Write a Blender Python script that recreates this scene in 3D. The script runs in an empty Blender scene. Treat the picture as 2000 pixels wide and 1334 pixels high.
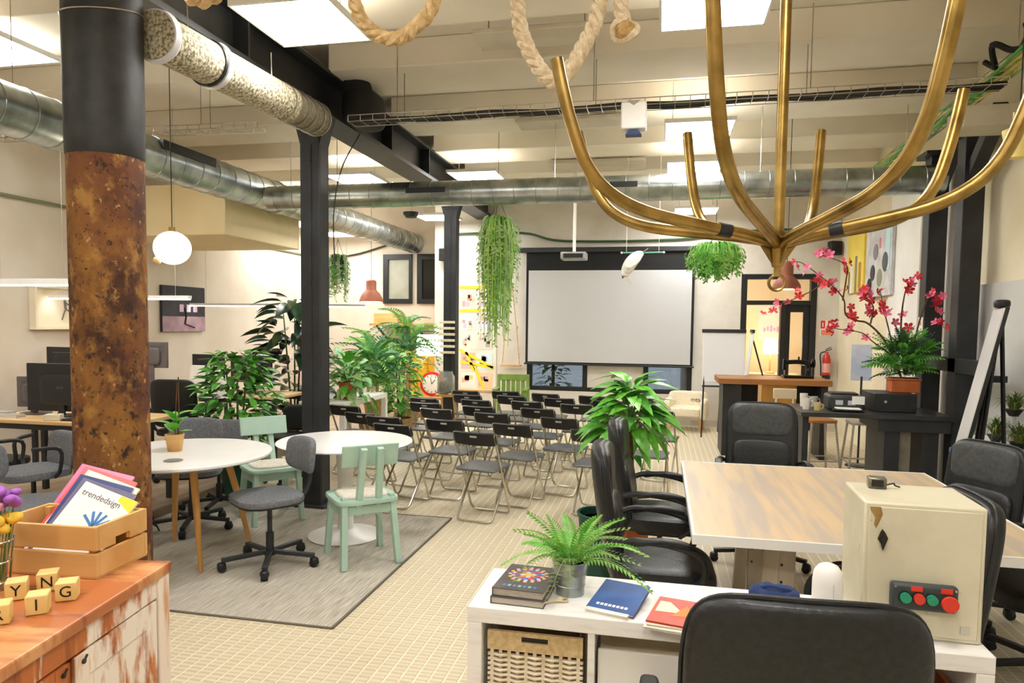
import bpy, math, random
import numpy as np
from mathutils import Vector, Matrix, Euler
S = bpy.context.scene
C = S.collection
PI = math.pi
R = math.radians
random.seed(7)
# ---------------------------------------------------------------- camera, world, exposure
cam = bpy.data.cameras.new('camera')
cam.lens = 36.0 * 1370.0 / 2000.0
cam.sensor_width = 36.0
cam.shift_y = 0.024
cam.clip_start = 0.05
camo = bpy.data.objects.new('camera', cam)
C.objects.link(camo)
camo.location = (0, 0, 1.62)
camo.matrix_world = (Matrix.Translation((0, 0, 1.62)) @ Matrix.Rotation(R(11.95), 4, 'Z')
                     @ Matrix.Rotation(R(90 - 3.5), 4, 'X') @ Matrix.Rotation(R(0.65), 4, 'Z'))
S.camera = camo
w = bpy.data.worlds.new('night_outside')
S.world = w
w.use_nodes = True
w.node_tree.nodes['Background'].inputs[0].default_value = (0.32, 0.36, 0.42, 1)
w.node_tree.nodes['Background'].inputs[1].default_value = 0.25
S.view_settings.view_transform = 'Standard'
S.view_settings.look = 'None'
S.view_settings.gamma = 1.0
S.view_settings.use_curve_mapping = False
S.view_settings.exposure = 1.9
S.cycles.max_bounces = 8
S.cycles.diffuse_bounces = 4
S.cycles.glossy_bounces = 3
S.cycles.transmission_bounces = 6
S.cycles.adaptive_threshold = .02
PANEL = 9.0       # emission of the ceiling light panels
UP = .2          # share of it for the glow added on the panel tops to lift the ceiling

# ---------------------------------------------------------------- materials
MATS = {}
def srgb(h):
    if isinstance(h, str):
        h = h.lstrip('#')
        c = [int(h[i:i + 2], 16) / 255 for i in (0, 2, 4)]
    else:
        c = list(h)
    return tuple((x / 12.92 if x <= .04045 else ((x + .055) / 1.055) ** 2.4) for x in c) + (1,)

def mat(name, a, b=None, scale=8, rough=.5, metal=0, bump=0, kind='noise', emit=0, stretch=(1, 1, 1), detail=4, alpha=1, trans=0, lo=.35, hi=.65, sheen=0, coat=0, coords='Object', sss=0):
    """a procedural material: colour a, mottled with b by a noise / wave / voronoi / brick pattern"""
    if name in MATS:
        return MATS[name]
    m = bpy.data.materials.new(name)
    m.use_nodes = True
    nt = m.node_tree
    bs = nt.nodes['Principled BSDF']
    bs.inputs['Roughness'].default_value = rough
    bs.inputs['Metallic'].default_value = metal
    if coat: bs.inputs['Coat Weight'].default_value = coat
    if sheen: bs.inputs['Sheen Weight'].default_value = sheen
    if trans: bs.inputs['Transmission Weight'].default_value = trans
    if alpha < 1: bs.inputs['Alpha'].default_value = alpha
    ca = srgb(a)
    m.diffuse_color = ca
    bs.inputs['Base Color'].default_value = ca
    if emit:
        bs.inputs['Emission Color'].default_value = ca
        bs.inputs['Emission Strength'].default_value = emit
    if b is not None or bump:
        tc = nt.nodes.new('ShaderNodeTexCoord')
        mp = nt.nodes.new('ShaderNodeMapping')
        mp.inputs['Scale'].default_value = stretch
        nt.links.new(tc.outputs[coords], mp.inputs[0])
        if kind == 'wave':
            t = nt.nodes.new('ShaderNodeTexWave')
            t.inputs['Scale'].default_value = scale
            t.inputs['Distortion'].default_value = 3
            t.inputs['Detail'].default_value = detail
        elif kind == 'voronoi':
            t = nt.nodes.new('ShaderNodeTexVoronoi')
            t.inputs['Scale'].default_value = scale
        else:
            t = nt.nodes.new('ShaderNodeTexNoise')
            t.inputs['Scale'].default_value = scale
            t.inputs['Detail'].default_value = detail
        nt.links.new(mp.outputs[0], t.inputs['Vector'])
        out = t.outputs['Fac'] if kind != 'voronoi' else t.outputs['Distance']
        if b is not None:
            rp = nt.nodes.new('ShaderNodeValToRGB')
            rp.color_ramp.elements[0].position = lo
            rp.color_ramp.elements[1].position = hi
            rp.color_ramp.elements[0].color = ca
            rp.color_ramp.elements[1].color = srgb(b)
            nt.links.new(out, rp.inputs[0])
            nt.links.new(rp.outputs[0], bs.inputs['Base Color'])
        if bump:
            bp = nt.nodes.new('ShaderNodeBump')
            bp.inputs['Strength'].default_value = bump
            bp.inputs['Distance'].default_value = .02
            nt.links.new(out, bp.inputs['Height'])
            nt.links.new(bp.outputs[0], bs.inputs['Normal'])
    MATS[name] = m
    return m

def layered(name, base, layers, rough=.6, metal=0, bump=0):
    """several noise masks painted over one another: layers = [(colour, scale, stretch, lo, hi, seed)]"""
    m = bpy.data.materials.new(name)
    m.use_nodes = True
    nt = m.node_tree
    bs = nt.nodes['Principled BSDF']
    bs.inputs['Roughness'].default_value = rough
    bs.inputs['Metallic'].default_value = metal
    tc = nt.nodes.new('ShaderNodeTexCoord')
    last = None
    hn = None
    for c, sc, st, lo, hi, seed in layers:
        mp = nt.nodes.new('ShaderNodeMapping')
        mp.inputs['Scale'].default_value = st
        mp.inputs['Location'].default_value = (seed, seed * 1.7, seed * .3)
        nt.links.new(tc.outputs['Object'], mp.inputs[0])
        n = nt.nodes.new('ShaderNodeTexNoise')
        n.inputs['Scale'].default_value = sc
        n.inputs['Detail'].default_value = 6
        n.inputs['Roughness'].default_value = .6
        nt.links.new(mp.outputs[0], n.inputs['Vector'])
        mr = nt.nodes.new('ShaderNodeMapRange')
        mr.inputs['From Min'].default_value = lo
        mr.inputs['From Max'].default_value = hi
        nt.links.new(n.outputs['Fac'], mr.inputs['Value'])
        mx = nt.nodes.new('ShaderNodeMix')
        mx.data_type = 'RGBA'
        nt.links.new(mr.outputs[0], mx.inputs['Factor'])
        if last is None:
            mx.inputs['A'].default_value = srgb(base)
        else:
            nt.links.new(last, mx.inputs['A'])
        mx.inputs['B'].default_value = srgb(c)
        last = mx.outputs['Result']
        hn = n.outputs['Fac']
    nt.links.new(last, bs.inputs['Base Color'])
    if bump:
        bp = nt.nodes.new('ShaderNodeBump')
        bp.inputs['Strength'].default_value = bump
        bp.inputs['Distance'].default_value = .01
        nt.links.new(hn, bp.inputs['Height'])
        nt.links.new(bp.outputs[0], bs.inputs['Normal'])
    MATS[name] = m
    return m

# ---------------------------------------------------------------- mesh builder
def frame_of(d):
    d = Vector(d).normalized()
    u = Vector((0, 0, 1)) if abs(d.z) < .95 else Vector((1, 0, 0))
    a = d.cross(u).normalized()
    return a, a.cross(d).normalized()

class B:
    def __init__(s):
        s.v = []; s.f = []
    def add(s, vs, fs):
        n = len(s.v)
        s.v += [tuple(v) for v in vs]
        s.f += [tuple(i + n for i in f) for f in fs]
        return s
    def box(s, x0, x1, y0, y1, z0, z1, m=None):
        vs = [Vector((x, y, z)) for z in (z0, z1) for y in (y0, y1) for x in (x0, x1)]
        if m is not None: vs = [m @ v for v in vs]
        return s.add(vs, [(0, 2, 3, 1), (4, 5, 7, 6), (0, 1, 5, 4), (2, 6, 7, 3), (0, 4, 6, 2), (1, 3, 7, 5)])
    def bar(s, p, q, w, t, up=(0, 0, 1)):
        """square bar from p to q: w wide (across up), t along up"""
        p = Vector(p); q = Vector(q); d = (q - p).normalized()
        a = d.cross(Vector(up))
        if a.length < 1e-4: a = d.cross(Vector((0, 1, 0)))
        a.normalize(); b = a.cross(d).normalized()
        vs = []
        for o in (p, q):
            for i, j in ((-1, -1), (1, -1), (1, 1), (-1, 1)):
                vs.append(o + a * (i * w / 2) + b * (j * t / 2))
        return s.add(vs, [(3, 2, 1, 0), (4, 5, 6, 7), (0, 1, 5, 4), (1, 2, 6, 5), (2, 3, 7, 6), (3, 0, 4, 7)])
    def tube(s, pts, r, n=8, cap=True, closed=False):
        pts = [Vector(p) for p in pts]
        k = len(pts)
        rs = r if isinstance(r, (list, tuple)) else [r] * k
        a = None; vs = []
        for i in range(k):
            if closed:
                d = pts[(i + 1) % k] - pts[i - 1]
            else:
                d = pts[min(i + 1, k - 1)] - pts[max(i - 1, 0)]
            d.normalize()
            if a is None:
                a, b = frame_of(d)
            else:
                a = (a - d * a.dot(d))
                if a.length < 1e-5: a, _ = frame_of(d)
                a.normalize()
            b = a.cross(d)
            for j in range(n):
                t = 2 * PI * j / n
                vs.append(pts[i] + (a * math.cos(t) + b * math.sin(t)) * rs[i])
        fs = []
        for i in range(k if closed else k - 1):
            i2 = (i + 1) % k
            for j in range(n):
                j2 = (j + 1) % n
                fs.append((i * n + j, i2 * n + j, i2 * n + j2, i * n + j2))
        if cap and not closed:
            fs.append(tuple(range(n)))
            fs.append(tuple((k - 1) * n + j for j in reversed(range(n))))
        return s.add(vs, fs)
    def lathe(s, prof, n=24, c=(0, 0, 0)):
        vs = []; fs = []
        k = len(prof)
        for r, z in prof:
            for j in range(n):
                t = 2 * PI * j / n
                vs.append((c[0] + r * math.cos(t), c[1] + r * math.sin(t), c[2] + z))
        for i in range(k - 1):
            for j in range(n):
                j2 = (j + 1) % n
                fs.append((i * n + j, i * n + j2, (i + 1) * n + j2, (i + 1) * n + j))
        if prof[0][0] > 1e-4: fs.append(tuple(reversed(range(n))))
        if prof[-1][0] > 1e-4: fs.append(tuple((k - 1) * n + j for j in range(n)))
        return s.add(vs, fs)
    def blob(s, c, rx, ry, rz, e1=1.0, e2=1.0, n=20, k=12, bend=None, m=None):
        """superellipsoid; e near 0 = boxy"""
        def p(x, e): return math.copysign(abs(x) ** e, x)
        vs = []; fs = []
        for i in range(k + 1):
            f = -PI / 2 + PI * i / k
            for j in range(n):
                t = 2 * PI * j / n
                v = Vector((rx * p(math.cos(f), e1) * p(math.cos(t), e2), ry * p(math.cos(f), e1) * p(math.sin(t), e2), rz * p(math.sin(f), e1)))
                if bend: v = Vector(bend(v))
                v += Vector(c)
                if m is not None: v = m @ v
                vs.append(v)
        for i in range(k):
            for j in range(n):
                j2 = (j + 1) % n
                fs.append((i * n + j, i * n + j2, (i + 1) * n + j2, (i + 1) * n + j))
        return s.add(vs, fs)
    def prism(s, poly, z0, z1, m=None):
        """polygon in xy pushed from z0 to z1"""
        n = len(poly)
        vs = [Vector((x, y, z)) for z in (z0, z1) for x, y in poly]
        if m is not None: vs = [m @ v for v in vs]
        return s.add(vs, [tuple(reversed(range(n))), tuple(range(n, 2 * n))] + [(i, (i + 1) % n, n + (i + 1) % n, n + i) for i in range(n)])
    def mesh(s, name):
        me = bpy.data.meshes.new(name)
        me.from_pydata(s.v, [], s.f)
        me.update()
        return me
    def obj(s, name, m, parent=None, bevel=0, smooth=40, loc=None, rot=None, label=None):
        me = s.mesh(name)
        me.materials.append(m)
        if smooth:
            me.shade_smooth()
            me.set_sharp_from_angle(angle=R(smooth))
        o = bpy.data.objects.new(name, me)
        C.objects.link(o)
        if parent is not None: o.parent = parent
        if loc is not None: o.location = loc
        if rot is not None: o.rotation_euler = rot
        if bevel:
            b = o.modifiers.new('bevel', 'BEVEL')
            b.width = bevel; b.segments = 2; b.limit_method = 'ANGLE'
        if label: o['label'] = label
        return o

def tag(o, label, cat, group=None, kind=None):
    o['label'] = label
    o['category'] = cat
    if group: o['group'] = group
    if kind: o['kind'] = kind
    return o
def root(name, loc, rz=0, label=None, cat=None, group=None):
    o = bpy.data.objects.new(name, None)
    o.empty_display_size = .05
    C.objects.link(o)
    o.location = loc
    o.rotation_euler = (0, 0, rz)
    if label: tag(o, label, cat, group)
    return o
def struct(o):
    o['kind'] = 'structure'
    return o
def dup(o, loc, rz=None, label=None, group=None, parent=None):
    c = o.copy()
    C.objects.link(c)
    c.parent = parent
    if loc is not None: c.location = loc
    if rz is not None: c.rotation_euler = (0, 0, rz)
    if label: c['label'] = label
    if group: c['group'] = group
    for ch in o.children:
        dup(ch, None, parent=c)
    return c
def inst(name, me, parent, mw, m=None):
    """a further object on shared mesh data, placed by a matrix in its parent's space"""
    o = bpy.data.objects.new(name, me)
    C.objects.link(o)
    o.parent = parent
    o.matrix_local = mw
    return o
def smesh(b, name, m, smooth=40):
    me = b.mesh(name)
    me.materials.append(m)
    if smooth:
        me.shade_smooth(); me.set_sharp_from_angle(angle=R(smooth))
    return me
def text(s, size, m, parent, mw, depth=.0008, name='lettering'):
    cu = bpy.data.curves.new('t', 'FONT')
    cu.body = s; cu.size = size; cu.extrude = depth
    cu.align_x = 'CENTER'; cu.align_y = 'CENTER'
    cu.resolution_u = 3
    t = bpy.data.objects.new('t', cu)
    C.objects.link(t)
    me = bpy.data.meshes.new_from_object(t.evaluated_get(bpy.context.evaluated_depsgraph_get()))
    bpy.data.objects.remove(t)
    me.materials.clear(); me.materials.append(m)
    o = bpy.data.objects.new(name, me)
    C.objects.link(o)
    o.parent = parent
    o.matrix_local = mw
    return o
def bez(p, n=12):
    """smooth curve through the given points (Catmull-Rom)"""
    p = [Vector(q) for q in p]
    q = [2 * p[0] - p[1]] + p + [2 * p[-1] - p[-2]]
    out = []
    for i in range(1, len(q) - 2):
        for k in range(n):
            t = k / n
            a, b, c, d = q[i - 1], q[i], q[i + 1], q[i + 2]
            out.append(.5 * ((2 * b) + (c - a) * t + (2 * a - 5 * b + 4 * c - d) * t * t + (3 * b - a - 3 * c + d) * t ** 3))
    out.append(p[-1])
    return out
def aim(pos, d, roll=0, sc=1):
    """matrix whose Y axis points along d, Z as far up as possible"""
    y = Vector(d).normalized()
    up = Vector((0, 0, 1)) if abs(y.z) < .98 else Vector((1, 0, 0))
    x = y.cross(up).normalized()
    z = x.cross(y)
    m = Matrix((x, y, z)).transposed().to_4x4()
    if not isinstance(sc, (tuple, list)): sc = (sc, sc, sc)
    return Matrix.Translation(pos) @ m @ Matrix.Rotation(roll, 4, 'Y') @ Matrix.Diagonal((*sc, 1))
# ---------------------------------------------------------------- palette
plaster = mat('warm_plaster', '#ddd5c8', '#cfc3b0', 1.6, .9, bump=.05, lo=.3, hi=.75)
plaster_white = mat('white_plaster', '#dedad2', '#d0c9be', 2.2, .9, bump=.05)
ceilm = mat('ceiling_paint', '#efe8da', '#e5dccb', 1.2, .9, bump=.03)
steel_black = mat('black_painted_steel', '#1b1d20', '#292c30', 5, .5, bump=.05)
black_plastic = mat('black_plastic', '#17181a', '#202225', 20, .45)
black_gloss = mat('black_gloss', '#0d0e10', rough=.22)
leather = mat('black_leather', '#16181a', '#202326', 60, .42, bump=.12)
leather_grey = mat('grey_leather', '#3c4042', '#4b4f51', 40, .5, bump=.1)
white_paint = mat('white_lacquer', '#f3f2ef', rough=.35)
white_dist = mat('worn_white_wood', '#f1efec', '#d9d2ca', 6, .55, stretch=(1, 6, 6), bump=.05, lo=.5, hi=.85)
grey_fabric = mat('grey_fabric', '#63666b', '#76797e', 60, .9, bump=.15)
char_metal = mat('charcoal_metal', '#33363a', rough=.45, metal=.3)
chrome = mat('brushed_chrome', '#c9c6bf', '#a9a59c', 8, .28, metal=1)
galv = mat('galvanised_steel', '#c3cac9', '#8f9896', 5, .32, metal=1, stretch=(1, 1, 1))
brass = mat('aged_brass', '#b89a5a', '#745c30', 7, .33, metal=1, lo=.4, hi=.7)
oak = mat('light_oak', '#d9a865', '#c08c48', 5, .5, stretch=(1, 1, .08), kind='noise')
pine = mat('pine', '#e3b878', '#cf9c58', 9, .55, stretch=(.12, 1, 1))
walnut = mat('brown_counter_wood', '#b07a42', '#8a5a2b', 6, .5, stretch=(.1, 1, 1))
mint = mat('mint_paint', '#b4d3c5', '#abcbbc', 8, .55)
terracotta = mat('terracotta', '#c8703c', '#b55f30', 9, .85, bump=.08)
soil = mat('soil', '#2c2119', '#463529', 40, .95, bump=.4)
leaf_mid = mat('leaf_mid_green', '#63ad42', '#3f8a2b', 6, .45)
leaf_light = mat('leaf_light_green', '#a3d66a', '#74b44a', 7, .5)
leaf_dark = mat('leaf_dark_green', '#35573a', '#203f2a', 5, .32)
leaf_pale = mat('leaf_pale_green', '#b3d38a', '#7fb057', 7, .55)
leaf_bright = mat('leaf_bright_green', '#74c244', '#4ca02c', 6, .38)
stem_green = mat('green_stem', '#5f7f3a', rough=.6)
bark = mat('bark', '#6b4c33', '#4a3222', 18, .85, bump=.3)
paper = mat('paper_white', '#f2f0ec', rough=.7)
lit_panel = mat('lit_panel', '#fffcf8', emit=PANEL)
ink = mat('black_ink', '#181818', rough=.6)
glass = mat('window_glass', '#e8f0f0', rough=.03, trans=1)
rubber = mat('black_rubber', '#141414', rough=.7)
cable_m = mat('dark_cable', '#2a2a28', rough=.6)

# floor tile: cream ceramic with darker printed ribs across each tile
def tile_mat(name, joints):
    m = bpy.data.materials.new(name)
    m.use_nodes = True
    nt = m.node_tree
    bs = nt.nodes['Principled BSDF']
    bs.inputs['Roughness'].default_value = .5
    tc = nt.nodes.new('ShaderNodeTexCoord')
    ge = nt.nodes.new('ShaderNodeNewGeometry')
    sp = nt.nodes.new('ShaderNodeSeparateXYZ')
    nt.links.new(ge.outputs['Position'], sp.inputs[0])
    def math_(op, a, b):
        n = nt.nodes.new('ShaderNodeMath'); n.operation = op
        for i, x in enumerate((a, b)):
            if isinstance(x, (int, float)): n.inputs[i].default_value = x
            else: nt.links.new(x, n.inputs[i])
        return n.outputs[0]
    n1 = nt.nodes.new('ShaderNodeTexNoise'); n1.inputs['Scale'].default_value = 1.1; n1.inputs['Detail'].default_value = 3
    n2 = nt.nodes.new('ShaderNodeTexNoise'); n2.inputs['Scale'].default_value = 22
    nt.links.new(ge.outputs['Position'], n1.inputs['Vector']); nt.links.new(ge.outputs['Position'], n2.inputs['Vector'])
    fy = math_('FRACT', math_('DIVIDE', sp.outputs['Y'], .033), 0)
    rib = math_('MULTIPLY', math_('GREATER_THAN', fy, .62), math_('SUBTRACT', 1.35, math_('MULTIPLY', n1.outputs['Fac'], 1.4)))
    mx = nt.nodes.new('ShaderNodeMix'); mx.data_type = 'RGBA'
    mx.inputs['A'].default_value = srgb('#d6caae'); mx.inputs['B'].default_value = srgb('#978b70')
    nt.links.new(math_('MULTIPLY', rib, .62), mx.inputs['Factor'])
    m2 = nt.nodes.new('ShaderNodeMix'); m2.data_type = 'RGBA'
    nt.links.new(math_('MULTIPLY', n2.outputs['Fac'], .45), m2.inputs['Factor'])
    nt.links.new(mx.outputs['Result'], m2.inputs['A']); m2.inputs['B'].default_value = srgb('#c8bb9b')
    last = m2.outputs['Result']
    if joints:
        fx = math_('FRACT', math_('DIVIDE', sp.outputs['X'], .066), 0)
        m3 = nt.nodes.new('ShaderNodeMix'); m3.data_type = 'RGBA'
        nt.links.new(math_('MULTIPLY', math_('LESS_THAN', fx, .14), .8), m3.inputs['Factor'])
        nt.links.new(last, m3.inputs['A']); m3.inputs['B'].default_value = srgb('#ece4cd')
        last = m3.outputs['Result']
    nt.links.new(last, bs.inputs['Base Color'])
    return m
tilem = tile_mat('ribbed_ceramic_tile', False)
floorm = tile_mat('tiled_floor', True)
grout = mat('cream_grout', '#e9e1cb', '#dcd2b8', 14, .8)

# ---------------------------------------------------------------- the room
def top_at(y):
    """underside of the ceiling at depth y: beams every 1.4 m"""
    f = (y + 2.8) % 1.4
    return 3.72 if f < .69 else 3.95
fl = struct(B().box(-6.5, 2.9, -3.1, 14.6, -.2, 0).obj('floor', floorm, smooth=0))
# the nearest tiles are pieces of their own on a strip of grout; farther off the pattern is in the material
TX0, TX1, TY0, TY1 = -3.036, -.33, 2.31, 5.94
gs = B().box(TX0, TX1, TY0, TY1, 0, .0012).obj('grout_bed', grout, fl, smooth=0)
def tile_mesh(px, py):
    b = B(); w, d, h, c = .0285, .0315, .0042, .002
    lo = [(px - w, py - d, .0012), (px + w, py - d, .0012), (px + w, py + d, .0012), (px - w, py + d, .0012)]
    hi = [(px - w + c, py - d + c, h), (px + w - c, py - d + c, h), (px + w - c, py + d - c, h), (px - w + c, py + d - c, h)]
    return b.add(lo + hi, [(4, 5, 6, 7), (0, 1, 5, 4), (1, 2, 6, 5), (2, 3, 7, 6), (3, 0, 4, 7)])
cells = []
nx = int(round((TX1 - TX0) / .066)); ny = int(round((TY1 - TY0) / .066))
for i in range(nx):
    for j in range(ny):
        cells.append((TX0 + (i + .5) * .066, TY0 + (j + .5) * .066))
def seen_tile(c):
    x, y = c
    if -3.96 < x < -1.68 and 3.34 < y < 5.46: return False      # under the rug
    return True
cells = [c for c in cells if seen_tile(c)]
near = sorted([c for c in cells if -.5 * c[1] - .15 < c[0] < -.24 * c[1] and c[1] > 2.55], key=lambda c: math.hypot(c[0], c[1]))[:300]
ns = set(near)
tme = tile_mesh(0, 0).mesh('tile'); tme.materials.append(tilem)
for x, y in near:
    o = bpy.data.objects.new('tile', tme); C.objects.link(o); o.parent = fl; o.location = (x, y, 0)
tb = B()
for c in cells:
    if c not in ns: tb.v, tb.f; t = tile_mesh(*c); tb.add(t.v, t.f)
to = tb.obj('tile_field', tilem, fl, smooth=0); to['kind'] = 'stuff'

# raised timber floor of the desk area on the far side
plankm = mat('office_planks', '#b7a48d', '#9c8a74', 4, .55, stretch=(1, .1, 1))
of = struct(B().box(-6.4, -3.98, 2.6, 12.5, 0, .07).obj('floor_office', mat('plank_edge', '#8f7a60', rough=.7), smooth=0))
pme = smesh(B().box(-.088, .088, -4.9, 4.9, 0, .012), 'floor_plank', plankm, 0)
for i in range(13):
    inst('floor_plank', pme, of, Matrix.Translation((-4.08 - i * .18, 7.55, .07)))

ce = struct(B().box(-6.5, 2.9, -3.1, 14.6, 3.95, 4.15).obj('ceiling', ceilm, smooth=0))
yb = -2.8
while yb < 12.4:
    B().box(-2.8, 2.75, yb, yb + .69, 3.72, 3.95).obj('ceiling_beam', ceilm, ce, bevel=.012)
    B().box(-6.3, -3.05, yb, yb + .69, 3.72, 3.95).obj('ceiling_beam', ceilm, ce, bevel=.012)
    yb += 1.4
wl = struct(B().box(-6.5, -6.3, -3.1, 12.7, 0, 3.95).obj('wall_left', plaster, smooth=0))
WX = [(-3.83, -2.2, 0, 3.95), (-2.2, .5, 0, .5), (-2.2, .5, 2.78, 3.95), (.5, 1.22, 0, 3.95), (1.22, 2.34, 2.43, 3.95), (2.34, 2.8, 0, 3.95)]
wb = B()
for a, b_, c_, d_ in WX: wb.box(a, b_, 11.6, 11.8, c_, d_)
struct(wb.obj('wall_back', plaster_white, smooth=0))
struct(B().box(-6.5, -3.83, 12.5, 12.7, 0, 3.95).obj('wall_back_office', plaster, smooth=0))
struct(B().box(-3.83, -3.63, 11.8, 12.7, 0, 3.95).obj('wall_return', plaster_white, smooth=0))
struct(B().box(-6.5, 2.9, -3.3, -3.1, 0, 3.95).obj('wall_rear', plaster, smooth=0))
wr = B().box(2.66, 2.86, -3.1, 11.8, 0, 3.95)
struct(wr.obj('wall_right', mat('cream_wall', '#efe6cd', '#e2d6b8', 1.5, .9), smooth=0))
struct(B().box(2.63, 2.66, -3.1, 6.9, 0, 1.99).obj('wall_panel_right', mat('pale_grey_dado', '#d9d9d6', '#cbcbc8', 2, .7), smooth=0))
for i, y0 in enumerate((7.0, 8.1)):
    struct(B().box(2.62, 2.66, y0, y0 + 1.0, .05, 3.2).obj('trim_%d' % (i + 1), mat('white_wall_board', '#efefec', '#e4e2dc', 2, .6), bevel=.006, smooth=0))
struct(B().box(-3.83, -2.2, 11.57, 11.6, 0, .1).box(.5, 1.22, 11.57, 11.6, 0, .1).box(2.34, 2.66, 11.57, 11.6, 0, .1).obj('baseboard_back', mat('grey_skirting', '#c9c2b4', rough=.6), smooth=0))
# boxed-in bulkhead over the desks
struct(B().box(-6.3, -4.72, 6.97, 8.6, 2.56, 3.12).obj('bulkhead', mat('bulkhead_paint', '#ead9b2', '#e0cc9e', 1, .9), bevel=.01, smooth=0))

# ---- window behind the projection screen
wm = mat('black_window_frame', '#151719', rough=.4)
win = root('window_1', (0, 11.62, 0)); struct(win)
fr = B()
fr.box(-2.2, .5, -.02, .1, .5, .57).box(-2.2, .5, -.02, .1, 2.71, 2.78).box(-2.2, -2.12, -.02, .1, .57, 2.71).box(.42, .5, -.02, .1, .57, 2.71)
fr.obj('window_frame', wm, win, bevel=.004, smooth=0)
B().box(-1.26, -1.18, -.02, .1, .57, 2.71).obj('mullion', wm, win, smooth=0)
B().box(-.27, -.19, -.02, .1, .57, 2.71).obj('mullion', wm, win, smooth=0)
B().box(-2.12, -1.26, .03, .04, .57, 2.71).obj('pane', glass, win, smooth=0)
B().box(-.19, .42, .03, .04, .57, 2.71).obj('pane', glass, win, smooth=0)
B().box(-1.18, -.27, -.01, .06, .57, 2.71).obj('blank_panel', plaster_white, win, smooth=0)
# ---- the narrow window of the desk area
win = root('window_2', (0, 12.48, 0)); struct(win)
f2 = B()
for a, b_ in ((-5.13, -4.56), (-4.46, -4.0)):
    f2.box(a, b_, -.03, .05, 1.96, 2.05).box(a, b_, -.03, .05, 2.78, 2.88).box(a, a + .1, -.03, .05, 2.05, 2.78).box(b_ - .06, b_, -.03, .05, 2.05, 2.78)
f2.obj('window_frame', wm, win, smooth=0)
B().box(-5.03, -4.62, 0, .02, 2.05, 2.78).obj('pane', mat('frosted_pane', '#a9ab9c', '#95988a', 3, .3), win, smooth=0)
B().box(-4.36, -4.06, 0, .02, 2.05, 2.78).obj('pane', mat('dark_pane', '#1a1c1e', rough=.15), win, smooth=0)
# ---- glazed door to the next room
dr = root('door_1', (0, 11.62, 0)); struct(dr)
d = B()
d.box(1.22, 1.31, -.03, .12, 0, 2.43).box(2.25, 2.34, -.03, .12, 0, 2.43).box(1.31, 2.25, -.03, .12, 2.35, 2.43).box(1.31, 2.25, -.03, .12, 1.95, 2.02).box(1.82, 1.9, -.03, .12, 0, 1.95)
d.obj('door_frame', wm, dr, bevel=.004, smooth=0)
B().box(1.31, 2.25, .04, .05, 2.02, 2.35).obj('transom_pane', glass, dr, smooth=0)
lf = B().box(1.9, 1.97, .02, .07, .02, 1.95).box(2.16, 2.25, .02, .07, .02, 1.95).box(1.97, 2.16, .02, .07, 1.84, 1.95).box(1.97, 2.16, .02, .07, .02, .2).obj('door_leaf', wm, dr, bevel=.003, smooth=0)
B().box(1.97, 2.16, .04, .05, .2, 1.84).obj('pane', glass, lf, smooth=0)
B().tube([(2.2, -.01, 1.02), (2.2, -.03, 1.02), (2.12, -.03, 1.02)], .01, 6).obj('handle', chrome, lf)
# room beyond the door
struct(B().box(.6, 3.2, 14.2, 14.4, 0, 3.2).obj('wall_beyond', mat('peach_wall', '#efcfa6', '#e6c294', 1.2, .9), smooth=0))
struct(B().box(.4, .6, 11.8, 14.4, 0, 3.2).box(3.2, 3.4, 11.8, 14.4, 0, 3.2).obj('wall_beyond_sides', plaster, smooth=0))

struct(B().box(.4, 3.4, 11.8, 14.4, 3.2, 3.3).obj('ceiling_beyond', plaster, smooth=0))
# ---------------------------------------------------------------- columns and roof steel
rust = layered('rusted_iron', '#70441f', [('#8f6226', 2.4, (1, 1, .7), .45, .62, 3), ('#432413', 3.2, (1, 1, .8), .48, .6, 11), ('#5e2f1e', 1.7, (1, 1, 1), .5, .66, 5), ('#9c7136', 9, (1, 1, .7), .54, .66, 15), ('#2b180b', 16, (1, 1, .8), .56, .66, 31), ('#b98f58', 26, (1, 1, .8), .62, .7, 21), ('#2a1a10', 40, (1, 1, .9), .6, .68, 51), ('#d4b48c', 10, (1, 1, 1.6), .7, .74, 41)], .8, bump=.5)
t = root('column', (-2.93, 3.28, 0), 0, 'thick round cast-iron column, rusty below and black above, beside the desks', 'column')
B().lathe([(.187, 0), (.187, 1.2), (.186, 2.47)], 40).obj('rusty_shaft', rust, t, label='bare rusty brown iron with flaking spots')
B().lathe([(.186, 2.47), (.19, 2.48), (.192, 2.6), (.192, 3.36)], 40).obj('painted_shaft', mat('worn_black_paint', '#191a1a', '#2a2927', 12, .6, bump=.15), t, label='black painted upper shaft')
B().tube([(.196 * math.cos(a), .196 * math.sin(a), 3.22 + .04 * math.sin(a)) for a in np.linspace(0, 2 * PI, 33)[:-1]], .004, 5, closed=True).obj('wire_tie', chrome, t)

def steel_column(y, label):
    t = root('steel_column', (-2.93, y, 0), 0, label, 'column', 'black steel columns')
    b = B()
    b.box(-.088, .088, -.088, -.07, 0, 3.2).box(-.088, .088, .07, .088, 0, 3.2).box(-.012, .012, -.07, .07, 0, 3.2)
    b.box(-.088, -.076, -.07, .07, 0, 3.2).box(.076, .088, -.07, .07, 0, 3.2)
    b.obj('shaft', steel_black, t, bevel=.006, smooth=0)
    B().box(-.016, .016, -.094, -.088, .1, 3.1).obj('rib', steel_black, t, smooth=0)
    B().box(-.14, .14, -.14, .14, .0, .03).obj('foot_plate', steel_black, t, bevel=.004, smooth=0)
    b = B().prism([(-.088, 3.1), (.088, 3.1), (.16, 3.36), (-.16, 3.36)], -.08, .08, Matrix.Rotation(PI / 2, 4, 'X'))
    b.obj('head_bracket', steel_black, t, smooth=0)
    for z in (1.95, 2.98):
        B().tube([(0, -.1, z), (0, -.085, z)], .018, 6).obj('bolt', steel_black, t)
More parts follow.
